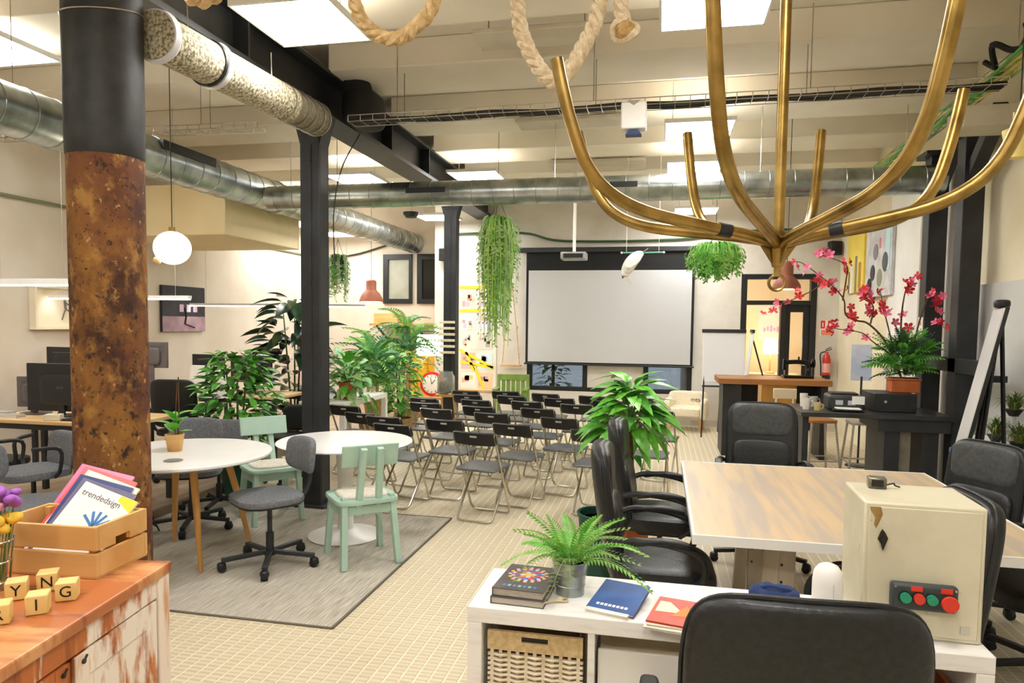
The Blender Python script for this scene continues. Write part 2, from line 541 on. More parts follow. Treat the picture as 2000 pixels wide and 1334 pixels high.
steel_column(5.6, 'black steel column standing between the two round tables')
steel_column(9.62, 'black steel column rising from the rows of folding chairs')

t = root('roof_beam', (-2.93, 0, 0), 0, 'long black riveted steel roof beam carried by the columns', 'beam')
B().box(-.15, .15, -3, 11.6, 3.36, 3.40).obj('lower_flange', steel_black, t, smooth=0)
B().box(-.15, .15, -3, 11.6, 3.70, 3.73).obj('upper_flange', steel_black, t, smooth=0)
B().box(-.03, .03, -3, 11.6, 3.40, 3.70).obj('web', steel_black, t, smooth=0)
for y in (3.2, 4.4, 7.0, 8.2):
    B().box(-.145, .145, y, y + .02, 3.40, 3.70).obj('stiffener', steel_black, t, smooth=0)
# rough housing on the beam by the second column
t = root('beam_housing', (-2.72, 6.02, 3.44), 0, 'dark lumpy housing bolted to the black beam above the cable tray', 'housing')
B().blob((.06, 0, .08), .15, .26, .16, .5, .6).obj('body', rubber, t)
B().lathe([(.1, -.05), (.12, 0), (.1, .06)], 14, (.05, -.1, .24)).obj('knob', rubber, t)
B().box(-.05, .05, -.2, -.14, .18, .36).obj('lug', rubber, t, bevel=.01)

# posts and rail on the other wall
for i, (y, lab) in enumerate(((7.3, 'black steel post by the wall behind the planter of blossoms'), (6.55, 'black steel post by the wall with the leaning easel in front'))):
    t = root('wall_post', (2.48, y, 0), 0, lab, 'post', 'black wall posts')
    B().box(-.08, .08, -.08, .08, 0, 3.2).obj('shaft', steel_black, t, bevel=.006, smooth=0)
    B().bar((0, 0, 2.85), (0, -.5, 3.3), .1, .1, (1, 0, 0)).obj('brace', steel_black, t, smooth=0)
    B().box(-.14, .14, -.14, .14, 3.2, 3.24).obj('cap_plate', steel_black, t, smooth=0)
t = root('wall_rail', (2.42, 6.7, 1.31), 0, 'flat black rail crossing between the two wall posts', 'rail')
B().box(-.02, .02, -.75, .62, -.06, .06).obj('bar', steel_black, t, bevel=.004, smooth=0)
B().box(-.03, .16, -.73, -.67, -.1, -.05).obj('bracket', steel_black, t, smooth=0)
# ---------------------------------------------------------------- overhead: light panels
pf = mat('panel_frame', '#e9e9e6', rough=.5)
def light_panel(x, y, z, label, sz=.3):
    top = top_at(y) if y < 12.5 else 3.2
    t = root('ceiling_light', (x, y, z), 0, label, 'light', 'square ceiling light panels')
    b = B()
    b.box(-sz - .015, sz + .015, -sz - .015, -sz, -.005, .03).box(-sz - .015, sz + .015, sz, sz + .015, -.005, .03)
    b.box(-sz - .015, -sz, -sz, sz, -.005, .03).box(sz, sz + .015, -sz, sz, -.005, .03)
    b.obj('frame', pf, t, smooth=0)
    B().box(-sz, sz, -sz, sz, 0, .012).obj('diffuser', lit_panel, t, smooth=0)
    B().box(-sz, sz, -sz, sz, .016, .026).obj('added_top_glow', mat('added_ceiling_fill', '#fff7ea', emit=PANEL * UP), t, smooth=0)  # added glowing sheet on the panel's back, brightens the ceiling
    for sx in (-1, 1):
        B().tube([(sx * sz * .8, 0, .03), (sx * sz * .8, 0, top - z)], .003, 4).obj('hanger_wire', chrome, t)
LP = [(-2.2, 4.08, 3.45, 'glowing ceiling panel nearest, cut off at the top beside the black beam'),
      (.26, 4.28, 3.45, 'glowing ceiling panel at the top edge behind a brass arm'),
      (.3, 6.93, 3.45, 'glowing ceiling panel just below the cable tray'),
      (-2.3, 8.64, 3.45, 'glowing ceiling panel at the far end of the black beam'),
      (-3.88, 8.55, 3.45, 'glowing ceiling panel above the cross duct next to the second column'),
      (.33, 8.53, 3.45, 'glowing ceiling panel resting visually on the silver cross duct behind the brass lamp'),
      (.46, 10.8, 3.3, 'small far glowing panel under the duct, near the brass arms'),
      (-3.55, 10.9, 3.3, 'small far glowing panel beside the thin black column and hanging plant'),
      (-5.7, 10.3, 3.15, 'far glowing panel over the desks at the office wall'),
      (-5.6, 11.6, 3.15, 'farthest small glowing panel in the office corner'),
      (-2.2, 1.4, 3.45, 'ceiling light panel above the timber cabinet'), (.26, 1.4, 3.45, 'ceiling light panel above the white shelf'),
      (-2.2, -1.2, 3.45, 'ceiling light panel at the rear over the aisle'), (.26, -1.2, 3.45, 'ceiling light panel at the rear by the cream wall'),
      (-4.9, 1.4, 3.45, 'ceiling light panel over the front desks'), (-4.9, 4.4, 3.6, 'ceiling light panel over the wooden desks')]
for x, y, z, lab in LP: light_panel(x, y, z, lab)
light_panel(1.6, 12.9, 3.14, 'added light panel brightening the room beyond the glazed door')  # extra panel added so the wall behind the door looks brighter

# ---- ducts
def ring_mesh(r, t, m, name):
    return smesh(B().tube([(r * math.cos(a), 0, r * math.sin(a)) for a in np.linspace(0, 2 * PI, 33)[:-1]], t, 5, closed=True), name, m)
t = root('ventilation_duct', (-4.5, 0, 3.07), 0, 'large galvanised spiral duct running into the room above the desks', 'duct')
b = B()
n = 40
prof = [(.18, 1.0), (.18, 12.45)]
b.tube([(0, .2, 0), (0, 7.0, 0), (0, 12.45, 0)], .18, 40)
b.obj('duct_tube', galv, t)
me = ring_mesh(.181, .0045, galv, 'seam')
for i in range(46):
    inst('seam', me, t, Matrix.Translation((0, .6 + i * .26, 0)))
for y in (3.7, 7.6):
    B().tube([(.183 * math.cos(a), y, .183 * math.sin(a)) for a in np.linspace(0, 2 * PI, 33)[:-1]], .012, 6, closed=True).obj('joint_collar', steel_black if y < 5 else galv, t)
B().box(.09, .18, 5.5, 6.25, .05, .13).obj('air_slot', black_plastic, t, smooth=0)
for y in (4.2, 8.0):
    B().tube([(0, y, .18), (0, y, .88)], .004, 4).obj('hanger_rod', chrome, t)
t = root('cross_duct', (0, 7.2, 2.98), 0, 'galvanised spiral duct crossing the whole room below the ceiling', 'duct')
B().tube([(-4.315, 0, 0), (-1, 0, 0), (2.5, 0, 0)], .13, 36).obj('duct_tube', galv, t)
me = ring_mesh(.131, .004, galv, 'seam')
for i in range(30):
    inst('seam', me, t, Matrix.Translation((-4.2 + i * .225, 0, 0)) @ Matrix.Rotation(PI / 2, 4, 'Z'))
for x0, x1 in ((-2.66, -2.23), (-.53, -.26)):
    B().box(x0, x1, -.135, -.11, -.01, .045).obj('air_slot', black_plastic if x0 < -1 else char_metal, t, smooth=0)
for x in (-3.5, -1.1, .9):
    B().tube([(x, 0, .13), (x, 0, .74)], .004, 4).obj('hanger_rod', chrome, t)

sack = mat('speckled_insulation', '#c9bfa2', '#6f6850', 55, .9, bump=.6, lo=.42, hi=.62)
t = root('lagged_duct', (-2.74, 3.42, 3.165), 0, 'speckled insulated duct with white straps hung under the black beam', 'duct')
t.rotation_euler = (R(2), 0, 0)
B().tube([(0, 0, 0), (0, 1.4, 0)], .128, 32).obj('lagging', sack, t)
B().tube([(0, 1.4, 0), (0, 1.86, 0)], .12, 32).obj('end_sleeve', mat('woven_sleeve', '#8f866c', '#6b6450', 40, .8, bump=.3), t)
sm = ring_mesh(.13, .016, mat('silver_strap', '#d8d8dc', rough=.4), 'strap')
for y in (.035, .52): inst('strap', sm, t, Matrix.Translation((0, y, 0)) @ Matrix.Diagonal((1, 2, 1, 1)))
sm2 = ring_mesh(.129, .007, chrome, 'clamp')
for y in (1.31, 1.4, 1.5, 1.62, 1.75, 1.85): inst('clamp', sm2, t, Matrix.Translation((0, y, 0)))
sm3 = ring_mesh(.131, .012, black_plastic, 'black_band')
inst('black_band', sm3, t, Matrix.Translation((0, .47, 0)))
for y in (.3, 1.2): B().tube([(0, y, .12), (0, y, .3)], .004, 4).obj('hanger', chrome, t)

# ---- cable trays
def tray(name, p0, p1, w, label, cables=True, hang=(), top=3.95):
    p0 = Vector(p0); p1 = Vector(p1); d = (p1 - p0); L = d.length; d.normalize()
    a = Vector((-d.y, d.x, 0))
    t = root(name, p0, 0, label, 'cable tray')
    b = B()
    for sx in (-1, 1):
        for z in (0, .05):
            b.tube([a * (sx * w / 2) + Vector((0, 0, z)), a * (sx * w / 2) + d * L + Vector((0, 0, z))], .004, 5)
    b.obj('rail', chrome, t)
    me = smesh(B().tube([a * (-w / 2) + Vector((0, 0, .05)), a * (-w / 2), a * (w / 2), a * (w / 2) + Vector((0, 0, .05))], .003, 4), 'rung', chrome)
    k = int(L / .11)
    for i in range(k + 1): inst('rung', me, t, Matrix.Translation(d * (i * L / k)))
    if cables:
        for j, (o, r) in enumerate(((-.3, .012), (-.05, .016), (.15, .011), (.33, .013))):
            pts = [a * (o * w + .012 * math.sin(i * .9 + j)) + d * (L * i / 24) + Vector((0, 0, .016 + .008 * math.sin(i * 1.3 + j * 2))) for i in range(25)]
            B().tube(pts, r, 6).obj('cable', cable_m, t)
    for f in hang:
        for sx in (-1, 1):
            B().tube([a * (sx * w / 2) + d * (L * f) + Vector((0, 0, .05)), a * (sx * w / 2) + d * (L * f) + Vector((0, 0, top - p0.z))], .004, 4).obj('hanger_rod', chrome, t)
    return t
tray('cable_tray', (-2.62, 5.68, 3.3), (2.3, 5.6, 3.3), .16, 'wire mesh cable tray with dark cables crossing in front of the chandelier arms', hang=(.09, .42, .74))
tray('cable_tray', (-6.2, 5.62, 3.3), (-3.5, 5.72, 3.3), .14, 'empty wire mesh cable tray over the desks behind the rusty column', cables=False, hang=(.45, .8))
gt = tray('cable_tray', (2.3, 4.2, 3.42), (2.3, 9.5, 3.3), .14, 'wire tray with green and yellow cables high on the cream wall', cables=False, hang=(.2, .6))
gm = [mat('green_cable', '#59b44a', rough=.5), mat('yellow_cable', '#e6d35a', rough=.5), mat('pale_green_cable', '#9fdc86', rough=.5)]
for j in range(9):
    o = -.06 + .015 * j
    pts = [(o + .015 * math.sin(i * 1.1 + j), 5.3 * i / 20, .03 + .03 * math.sin(i * .8 + j * 1.7) - .12 * i / 20) for i in range(21)]
    B().tube(pts, .011, 6).obj('cable', gm[j % 3], gt)
pts = bez([(-.1 + .05 * math.sin(i), .9 + i * .07, .07 + .05 * math.cos(i * 1.3)) for i in range(10)], 6)
B().tube(pts, .02, 6).obj('cable_loop', rubber, gt)
struct(B().box(2.02, 2.66, 5.5, 5.8, 3.02, 3.16).obj('lintel', mat('concrete_lintel', '#bdb6a4', '#a9a18d', 3, .9), smooth=0))
# thin conduits along the walls
t = B().tube([(-6.28, .5, 2.83), (-6.28, 6, 2.81), (-6.28, 12.3, 2.8)], .018, 8).obj('wall_conduit', mat('green_grey_conduit', '#7d8468', rough=.6))
tag(t, 'long green-grey conduit running along the top of the office wall', 'pipe')
bb = B().tube(bez([(-3.6, 11.56, 3.12), (-2.3, 11.56, 3.12), (-1.6, 11.56, 2.98), (.2, 11.56, 2.98), (1.4, 11.56, 3.1), (2.6, 11.56, 3.1)], 6), .02, 6)
tag(bb.obj('wall_conduit', mat('dark_green_conduit', '#3f5a3c', rough=.6)), 'dark green conduit along the wall above the projection screen', 'pipe')
bb = B().tube(bez([(-6.25, 12.46, 2.8), (-5.6, 12.46, 2.9), (-4.9, 12.46, 3.08), (-4.4, 12.46, 3.08)], 6), .016, 6)
tag(bb.obj('wall_conduit', cable_m), 'dark cable rising along the office back wall above the window', 'cable')
bb = B().tube(bez([(-2.74, 6.1, 3.33), (-2.86, 5.98, 3.0), (-2.9, 5.9, 2.6), (-2.82, 5.75, 2.1)], 8), .006, 5)
tag(bb.obj('loose_cable', cable_m), 'thin loose cable dangling from the beam beside the second column', 'cable')
# flat grey ceiling radiators
hp = mat('grey_ceiling_plate', '#cfc7b6', '#c2b9a6', 4, .7)
for x0, x1, y0, y1, lab in ((-1.36, -.5, 4.93, 5.25, 'flat grey ceiling plate above the rope loop'), (-1.5, -.4, 7.1, 7.45, 'flat grey ceiling plate behind the cable tray'), (-1.46, -.24, 9.0, 9.6, 'flat grey ceiling plate above the cross duct')):
    t = root('ceiling_plate', ((x0 + x1) / 2, (y0 + y1) / 2, 3.66), 0, lab, 'ceiling plate', 'flat ceiling plates')
    B().box((x0 - x1) / 2, (x1 - x0) / 2, (y0 - y1) / 2, (y1 - y0) / 2, 0, .035).obj('plate', hp, t, bevel=.006)
    for sx in (-1, 1):
        B().tube([(sx * .35, 0, .035), (sx * .35, 0, .29)], .006, 5).obj('hanger', chrome, t)
# white access point under the tray
t = root('access_point', (-.24, 5.49, 3.17), 0, 'white boxy wireless unit with a blue base hanging from the cable tray', 'device')
B().box(-.095, .095, -.06, .06, -.08, .12).obj('housing', white_paint, t, bevel=.012)
B().prism([(-.06, -.12), (.06, -.12), (.03, -.085), (-.03, -.085)], -.05, .05, Matrix.Rotation(PI / 2, 4, 'X')).obj('blue_base', mat('navy_blue', '#24386e', rough=.5), t)
B().prism([(-.05, .125), (.05, .125), (0, .09)], .061, .066, Matrix.Rotation(PI / 2, 4, 'X')).obj('arrow_mark', mat('grey_mark', '#a39c98', rough=.5), t)
t = root('smoke_detector', (-3.75, 10.2, 3.25), 0, 'small dark dome detector under the duct', 'detector')
B().lathe([(0, -.06), (.08, -.05), (.12, 0), (.12, .03)], 20).obj('dome', char_metal, t)
B().tube([(0, 0, .03), (0, 0, .47)], .008, 5).obj('rod', chrome, t)

# ---------------------------------------------------------------- ropes
ropem = mat('jute_rope', '#d8bd8e', '#b89660', 40, .9, bump=.4)
ropew = mat('pale_rope', '#e8d9bd', '#cdb690', 40, .9, bump=.4)
def rope(path, m, label, r=.026, knot=None):
    pts = bez(path, 14)
    L = [0]
    for i in range(1, len(pts)): L.append(L[-1] + (pts[i] - pts[i - 1]).length)
    t = root('rope', pts[0], 0, label, 'rope', 'thick twisted ropes')
    o = pts[0]
    for k in range(3):
        sp = []; a = None
        # dense resample
        N = max(20, int(L[-1] / .012))
        for q in range(N + 1):
            s = L[-1] * q / N
            i = min(max(np.searchsorted(L, s) - 1, 0), len(pts) - 2)
            f = (s - L[i]) / max(1e-6, L[i + 1] - L[i])
            p = pts[i].lerp(pts[i + 1], f); d = (pts[i + 1] - pts[i]).normalized()
            if a is None: a, _ = frame_of(d)
            a = (a - d * a.dot(d)).normalized(); b = a.cross(d)
            ph = s * 2 * PI / .13 + k * 2 * PI / 3
            sp.append(p - o + (a * math.cos(ph) + b * math.sin(ph)) * r * .52)
        B().tube(sp, r * .6, 6).obj('strand', m, t)
    if knot:
        B().blob(Vector(knot) - o, .042, .042, .04, n=16, k=10).obj('knot', mat('rope_knot', '#c9a873', '#a8834c', 50, .9, bump=.5), t)
        B().tube([Vector(knot) - o + Vector((.05 * math.cos(a_), .02 * math.sin(a_ * 2), .035 * math.sin(a_))) for a_ in np.linspace(0, 2 * PI, 17)[:-1]], .016, 6, closed=True).obj('knot_turn', m, t)
rope([(-1.26, 2.62, 3.94), (-1.22, 2.6, 3.2), (-1.19, 2.6, 2.86), (-1.12, 2.6, 2.74), (-1.025, 2.6, 2.70), (-.94, 2.6, 2.74), (-.865, 2.6, 2.84), (-.82, 2.62, 3.2), (-.8, 2.64, 3.94)], ropem, 'tan twisted rope loop hanging beside the large light panel')
rope([(-.74, 3.0, 3.94), (-.66, 3.0, 3.5), (-.631, 3.0, 2.99), (-.585, 3.0, 2.79), (-.461, 3.0, 2.64), (-.345, 3.0, 2.78), (-.28, 3.0, 2.97), (-.25, 3.0, 3.5), (-.24, 3.0, 3.94)], ropew, 'pale twisted rope loop hanging behind the tip of a brass arm', r=.032)
rope([(-.1, 3.1, 3.94), (-.17, 3.02, 3.4), (-.193, 3.0, 2.96), (-.176, 3.0, 2.86)], ropew, 'short rope end with a round knot', knot=(-.174, 3.0, 2.83), r=.03)
rope([(-1.75, 2.1, 3.71), (-1.58, 2.0, 2.9), (-1.5, 2.0, 2.68), (-1.424, 2.0, 2.62), (-1.35, 2.0, 2.68), (-1.27, 2.0, 2.9), (-1.1, 2.1, 3.71)], ropem, 'frayed rope loop peeking in at the top beside the rusty column', r=.03)

# ---------------------------------------------------------------- brass chandelier
t = root('chandelier', (.439, 2.92, 1.99), 0, 'large aged brass chandelier with curved tube arms over the table', 'chandelier')
B().tube([(0, 0, -.03), (0, 0, 1.72)], .021, 16).obj('stem', brass, t)
B().lathe([(.0, 1.73), (.07, 1.73), (.07, 1.70), (.022, 1.66)], 20).obj('ceiling_rose', brass, t)
B().lathe([(.02, -.14), (.028, -.11), (.036, -.05), (.038, -.02), (.022, .0)], 16).obj('hub', brass, t)
for k in range(4):
    a = R(20 + 90 * k)
    B().prism([(.02, -.13), (.025, -.02), (.11, -.005)], -.004, .004, Matrix.Rotation(a, 4, 'Z') @ Matrix.Rotation(PI / 2, 4, 'X')).obj('gusset', brass, t, smooth=0)
B().tube([(0, 0, -.13), (0, 0, -.175)], .014, 10).obj('lower_stem', brass, t)
B().tube([(.03 * math.cos(a), 0, -.2 + .03 * math.sin(a)) for a in np.linspace(0, 2 * PI, 25)[:-1]], .006, 8, closed=True).obj('ring', brass, t)
PR = [(.03, -.045), (.12, -.02), (.3, .012), (.5, .055), (.63, .12), (.71, .215), (.762, .35), (.797, .48), (.82, .585)]
ARMS = [(202.7, 1.1, 1.0), (163, 1.045, .82), (114, 1.0, 1.0), (69, 1.0, .98), (22.7, .98, 1.02), (-20, 1.0, .97), (-64, .98, 1.1), (-113, 1.0, 1.1)]
for i, (ang, kr, kz) in enumerate(ARMS):
    a = R(ang)
    pts = bez([(r * kr * math.cos(a), r * kr * math.sin(a), z * kz) for r, z in PR], 5)
    o = B().tube(pts, .0235, 16, cap=False).obj('arm', brass, t)
    e = pts[-1]; d = (pts[-1] - pts[-2]).normalized()
    B().tube([e - d * .004, e], .0215, 16).obj('socket', black_plastic, o)
    if i in (0, 5):
        p = pts[7]; q = pts[9]
        B().tube([p, p.lerp(q, .6)], .027, 14).obj('joint_sleeve', black_plastic, o)
# small yellow pendant
t = root('pendant_lamp', (2.02, 4.7, 2.62), 0, 'pale yellow cone pendant by the cream wall behind the chandelier', 'lamp')
ylm = mat('yellow_enamel', '#f0dc86', rough=.5)
B().lathe([(.05, 0), (.075, .1), (.085, .16), (.04, .18), (.0, .18)], 20).obj('shade', ylm, t)
B().tube([(-.03, 0, .18), (-.03, 0, .26), (.03, 0, .26), (.03, 0, .18)], .007, 6).obj('bracket', ylm, t)
B().tube([(0, 0, .26), (0, 0, 1.1)], .004, 5).obj('cord', cable_m, t)
# ---------------------------------------------------------------- rug and round tables
rugm = mat('flat_woven_rug', '#c9c3b6', '#9d9688', 5, .95, stretch=(26, 1.2, 1), bump=.3, detail=6)
t = root('rug', (-2.81, 4.4, .004), 0, 'large flat grey striped rug under the round tables', 'rug')
B().box(-1.15, 1.15, -1.07, 1.07, 0, .006).obj('weave', rugm, t, smooth=0)
b = B()
for p, q in (((-1.155, -1.075), (1.155, -1.075)), ((1.155, -1.075), (1.155, 1.075)), ((1.155, 1.075), (-1.155, 1.075)), ((-1.155, 1.075), (-1.155, -1.075))):
    b.bar((*p, .004), (*q, .004), .014, .009)
b.obj('bound_edge', mat('dark_rug_edge', '#6b655b', rough=.9), t, smooth=0)
RZ = .0102
laminate = mat('white_laminate', '#f4f4f3', '#ebebea', 2, .25)
t = root('round_table', (-3.12, 4.1, RZ), 0, 'round white table with four oak legs, a small potted plant on it', 'table', 'round white tables')
B().lathe([(0, .695), (.56, .695), (.572, .703), (.572, .716), (.566, .722), (0, .722)], 64).obj('table_top', laminate, t)
for fx, fy in ((.28, -.21), (.29, .33), (-.3, .29), (-.3, -.24)):
    B().tube([(fx, fy, 0), (fx * .8, fy * .8, .4), (fx * .62, fy * .62, .695)], [.014, .022, .026], 12).obj('leg', oak, t)
B().lathe([(.0, .67), (.12, .67), (.2, .695)], 24).obj('under_frame', char_metal, t)
t = root('tulip_table', (-2.29, 4.83, RZ), 0, 'round white pedestal table with a trumpet foot', 'table', 'round white tables')
B().lathe([(0, .69), (.42, .692), (.49, .705), (.5, .714), (.495, .72), (0, .72)], 64).obj('table_top', laminate, t)
B().lathe([(.075, .02), (.06, .06), (.055, .3), (.058, .5), (.07, .62), (.1, .69)], 32).obj('pedestal', white_paint, t)
B().lathe([(.0, 0), (.27, 0), (.275, .008), (.26, .016), (.12, .035), (.08, .06), (0, .06)], 48).obj('foot', white_paint, t)

# ---- mint wooden chairs
def mint_chair(loc, rz, label):
    t = root('wooden_chair', loc, rz, label, 'chair', 'mint green wooden chairs')
    for sx in (-1, 1):
        B().bar((sx * .19, .19, 0), (sx * .165, .16, .42), .038, .045, (0, 1, 0)).obj('leg', mint, t, bevel=.004, smooth=0)
        B().bar((sx * .185, -.21, 0), (sx * .16, -.14, .46), .04, .05, (0, 1, 0)).obj('leg', mint, t, bevel=.004, smooth=0)
        B().bar((sx * .07, -.13, .33), (sx * .055, -.235, .79), .042, .04, (0, 1, 0)).obj('back_post', mint, t, bevel=.005, smooth=0)
        B().box(sx * .165 - .014, sx * .165 + .014, -.17, .17, .33, .4).obj('side_rail', mint, t, bevel=.004, smooth=0)
    B().box(-.16, .16, .13, .16, .34, .4).obj('front_rail', mint, t, bevel=.004, smooth=0)
    B().box(-.16, .16, -.16, -.12, .34, .4).obj('rear_rail', mint, t, bevel=.004, smooth=0)
    B().blob((0, .01, .425), .215, .205, .017, .2, .35, 32, 8).obj('seat', mint, t)
    B().blob((0, .01, .448), .165, .155, .016, .5, .6, 28, 8).obj('seat_pad', mat('cream_felt', '#e9e3d6', '#dad3c4', 40, .95, bump=.2), t)
    m = Matrix.Translation((0, -.195, .735)) @ Matrix.Rotation(R(13), 4, 'X')
    B().box(-.19, .19, -.0, .018, -.075, .075, m).obj('backrest', mint, t, bevel=.006, smooth=0)
mint_chair((-1.965, 4.4, RZ), R(41), 'mint green wooden chair pulled up to the pedestal table, seen from behind')
mint_chair((-3.08, 5.12, RZ), R(-132), 'mint green wooden chair behind the round tables in front of the leafy bush')

# ---- grey swivel chairs
def swivel_base(t, m, r=.3, hub=.36, nleg=5, a0=0):
    B().tube([(0, 0, .07), (0, 0, .1)], .04, 14).obj('hub', m, t)
    B().tube([(0, 0, .09), (0, 0, .22)], .026, 12).obj('gas_sleeve', m, t)
    B().tube([(0, 0, .2), (0, 0, hub)], .016, 10).obj('gas_lift', m, t)
    for k in range(nleg):
        a = a0 + 2 * PI * k / nleg
        c, s_ = math.cos(a), math.sin(a)
        B().bar((c * .03, s_ * .03, .09), (c * r, s_ * r, .075), .035, .026).obj('base_arm', m, t, bevel=.004, smooth=0)
        p = Vector((c * r, s_ * r, 0))
        ax = Vector((-s_, c, 0))
        o = B().tube([p + ax * -.02 + Vector((0, 0, .026)), p + ax * .02 + Vector((0, 0, .026))], .026, 14).obj('caster', rubber, t)
        B().blob(p + Vector((0, 0, .042)), .028, .028, .022, .7, .8, 12, 8).obj('caster_hood', black_plastic, o)
def swivel_chair(loc, rz, label, a0=.2):
    t = root('swivel_chair', loc, rz, label, 'chair', 'grey upholstered swivel chairs')
    swivel_base(t, char_metal, .3, .42, 5, a0)
    B().blob((0, .02, .455), .23, .215, .03, .45, .62, 32, 10).obj('seat', grey_fabric, t)
    B().blob((0, .02, .432), .225, .21, .012, .3, .62, 32, 6).obj('seat_shell', black_plastic, t)
    B().tube(bez([(0, -.05, .42), (0, -.2, .42), (0, -.27, .5), (0, -.285, .69)], 6), .018, 8).obj('back_stem', char_metal, t)
    B().blob((0, -.255, .71), .2, .03, .115, .5, .55, 28, 12, bend=lambda v: (v.x, v.y + 1.3 * v.x * v.x - .1 * v.z, v.z)).obj('backrest', grey_fabric, t)
    B().blob((0, -.275, .7), .06, .02, .05, .5, .5, 14, 8).obj('back_bracket', char_metal, t)
swivel_chair((-2.49, 4.12, RZ), R(142), 'grey swivel office chair in front, turned toward the oak-legged round table', .15)
swivel_chair((-3.52, 4.72, RZ), R(205), 'grey swivel office chair behind the oak-legged round table', .3)
swivel_chair((-3.82, 3.62, .0), R(-60), 'grey swivel chair half hidden beside the rusty column base', .1)

# ---- wire-base shell chair under the table
t = root('shell_chair', (-3.86, 4.35, .0), R(-80), 'grey shell chair with a crossed black wire base beside the round table', 'chair')
B().blob((0, 0, .43), .2, .2, .04, .5, .7, 28, 10, bend=lambda v: (v.x, v.y, v.z + .8 * (v.x * v.x + v.y * v.y))).obj('seat_shell', grey_fabric, t)
B().blob((0, -.19, .62), .19, .025, .19, .6, .7, 24, 12, bend=lambda v: (v.x, v.y + 1.2 * v.x * v.x - .25 * v.z, v.z)).obj('back_shell', grey_fabric, t)
for sx in (-1, 1):
    for sy in (-1, 1):
        B().tube([(sx * .08, sy * .08, .41), (sx * .21, sy * .2, 0)], .006, 6).obj('leg', steel_black, t)
    B().tube([(sx * .2, -.19, .04), (-sx * .1, .1, .36)], .004, 5).obj('cross_wire', steel_black, t)
    B().tube([(sx * .2, .19, .04), (-sx * .1, -.1, .36)], .004, 5).obj('cross_wire', steel_black, t)

# ---------------------------------------------------------------- folding chairs
seatm = mat('grey_vinyl_seat', '#4d5053', '#5c5f62', 30, .35)
backm = mat('black_vinyl_back', '#121314', '#1b1c1e', 30, .4)
frm = mat('nickel_tube', '#cfc9b9', '#b9b2a0', 6, .3, metal=1)
fc = root('folding_chair', (0, 0, 0))
def ubend(y0, z0, y1, z1, hw):
    # a U of tube: two uprights and a rounded floor bar at (y1, z1)
    p = [(-hw, y0, z0), (-hw, y0 + (y1 - y0) * .9, z0 + (z1 - z0) * .93), (-hw + .012, y0 + (y1 - y0) * .98, z0 + (z1 - z0) * .985), (-hw + .045, y1, z1), (hw - .045, y1, z1), (hw - .012, y0 + (y1 - y0) * .98, z0 + (z1 - z0) * .985), (hw, y0 + (y1 - y0) * .9, z0 + (z1 - z0) * .93), (hw, y0, z0)]
    return p
B().tube(ubend(-.2, .73, .17, .01, .178), .0095, 8).obj('back_frame', frm, fc)
B().tube(ubend(.17, .415, -.19, .01, .158), .0095, 8).obj('rear_leg_frame', frm, fc)
B().blob((0, .0, .425), .185, .19, .012, .25, .2, 32, 6).obj('seat', seatm, fc)
m_ = Matrix.Translation((0, -.185, .68)) @ Matrix.Rotation(R(26), 4, 'X')
B().blob((0, 0, 0), .19, .013, .058, .2, .25, 32, 8, m=m_, bend=lambda v: (v.x, v.y + .35 * v.x * v.x, v.z)).obj('backrest', backm, fc)
B().blob((0, -.011, .03), .032, .006, .009, .4, .4, 14, 6, m=m_).obj('grip_slot', mat('pale_slot', '#b9b6b0', rough=.5), fc)
for sx in (-1, 1):
    B().tube([(sx * .155, -.02, .4), (sx * .183, -.02, .4)], .014, 8).obj('hinge', black_plastic, fc)
chairs = [(-1.384, 5.195, 'front folding chair of the middle block, nearest the aisle and the rug corner'),
 (-2.141, 5.426, 'folding chair just behind the white pedestal table'),
 (-1.822, 5.807, 'folding chair in the second row, between pedestal table and front chair'),
 (-1.189, 5.707, 'folding chair in the second row, behind and right of the front chair'),
 (-.516, 5.554, 'folding chair partly hidden by the high-back leather chairs'),
 (-1.531, 6.364, 'folding chair in the third row, directly behind the front chair'),
 (-.861, 6.198, 'folding chair in the third row, next to the big leafy plant'),
 (-2.4, 5.85, 'folding chair one place behind the pedestal table, toward the column'),
 (-2.68, 6.02, 'folding chair squeezed beside the second steel column row'),
 (-3.08, 6.5, 'folding chair standing apart in front of the white trestle table'),
 (-2.12, 6.53, 'folding chair in the third row nearest the thin far column'),
 (-1.777, 6.833, 'folding chair in the fourth row, middle'),
 (-1.178, 6.843, 'folding chair in the fourth row, toward the leafy plant'),
 (-2.412, 6.99, 'folding chair in the fourth row, at the potted-plant end'),
 (-2.556, 7.42, 'folding chair in the fifth row, at the potted-plant end'),
 (-1.961, 7.414, 'folding chair in the fifth row, second from the potted plants'),
 (-2.204, 7.907, 'folding chair in the sixth row, at the yellow cabinet end'),
 (-2.364, 8.374, 'folding chair in the last row, by the poster board'),
 (-1.405, 7.435, 'folding chair in the fifth row, third from the potted plants'),
 (-1.68, 7.95, 'folding chair in the sixth row, in front of the green chair'),
 (-1.88, 8.469, 'folding chair in the last row, right before the green wooden chair'),
 (-1.334, 8.32, 'folding chair in the last row, below the dark window'),
 (-1.12, 7.86, 'folding chair in the sixth row, below the dark window'),
 (-.84, 7.3, 'folding chair in the fifth row, at the leafy plant end'),
 (-.75, 8.2, 'folding chair in the last row, half behind the leafy plant'),
 (-.55, 7.75, 'folding chair in the sixth row, hidden by the leafy plant'),
 (-.45, 6.66, 'folding chair in the fourth row, hidden behind the leafy plant'),
 (-.117, 6.086, 'folding chair in the third row, on the armchair side of the leafy plant'),
 (-.02, 7.02, 'folding chair in the fourth row, last one before the cream armchair')]
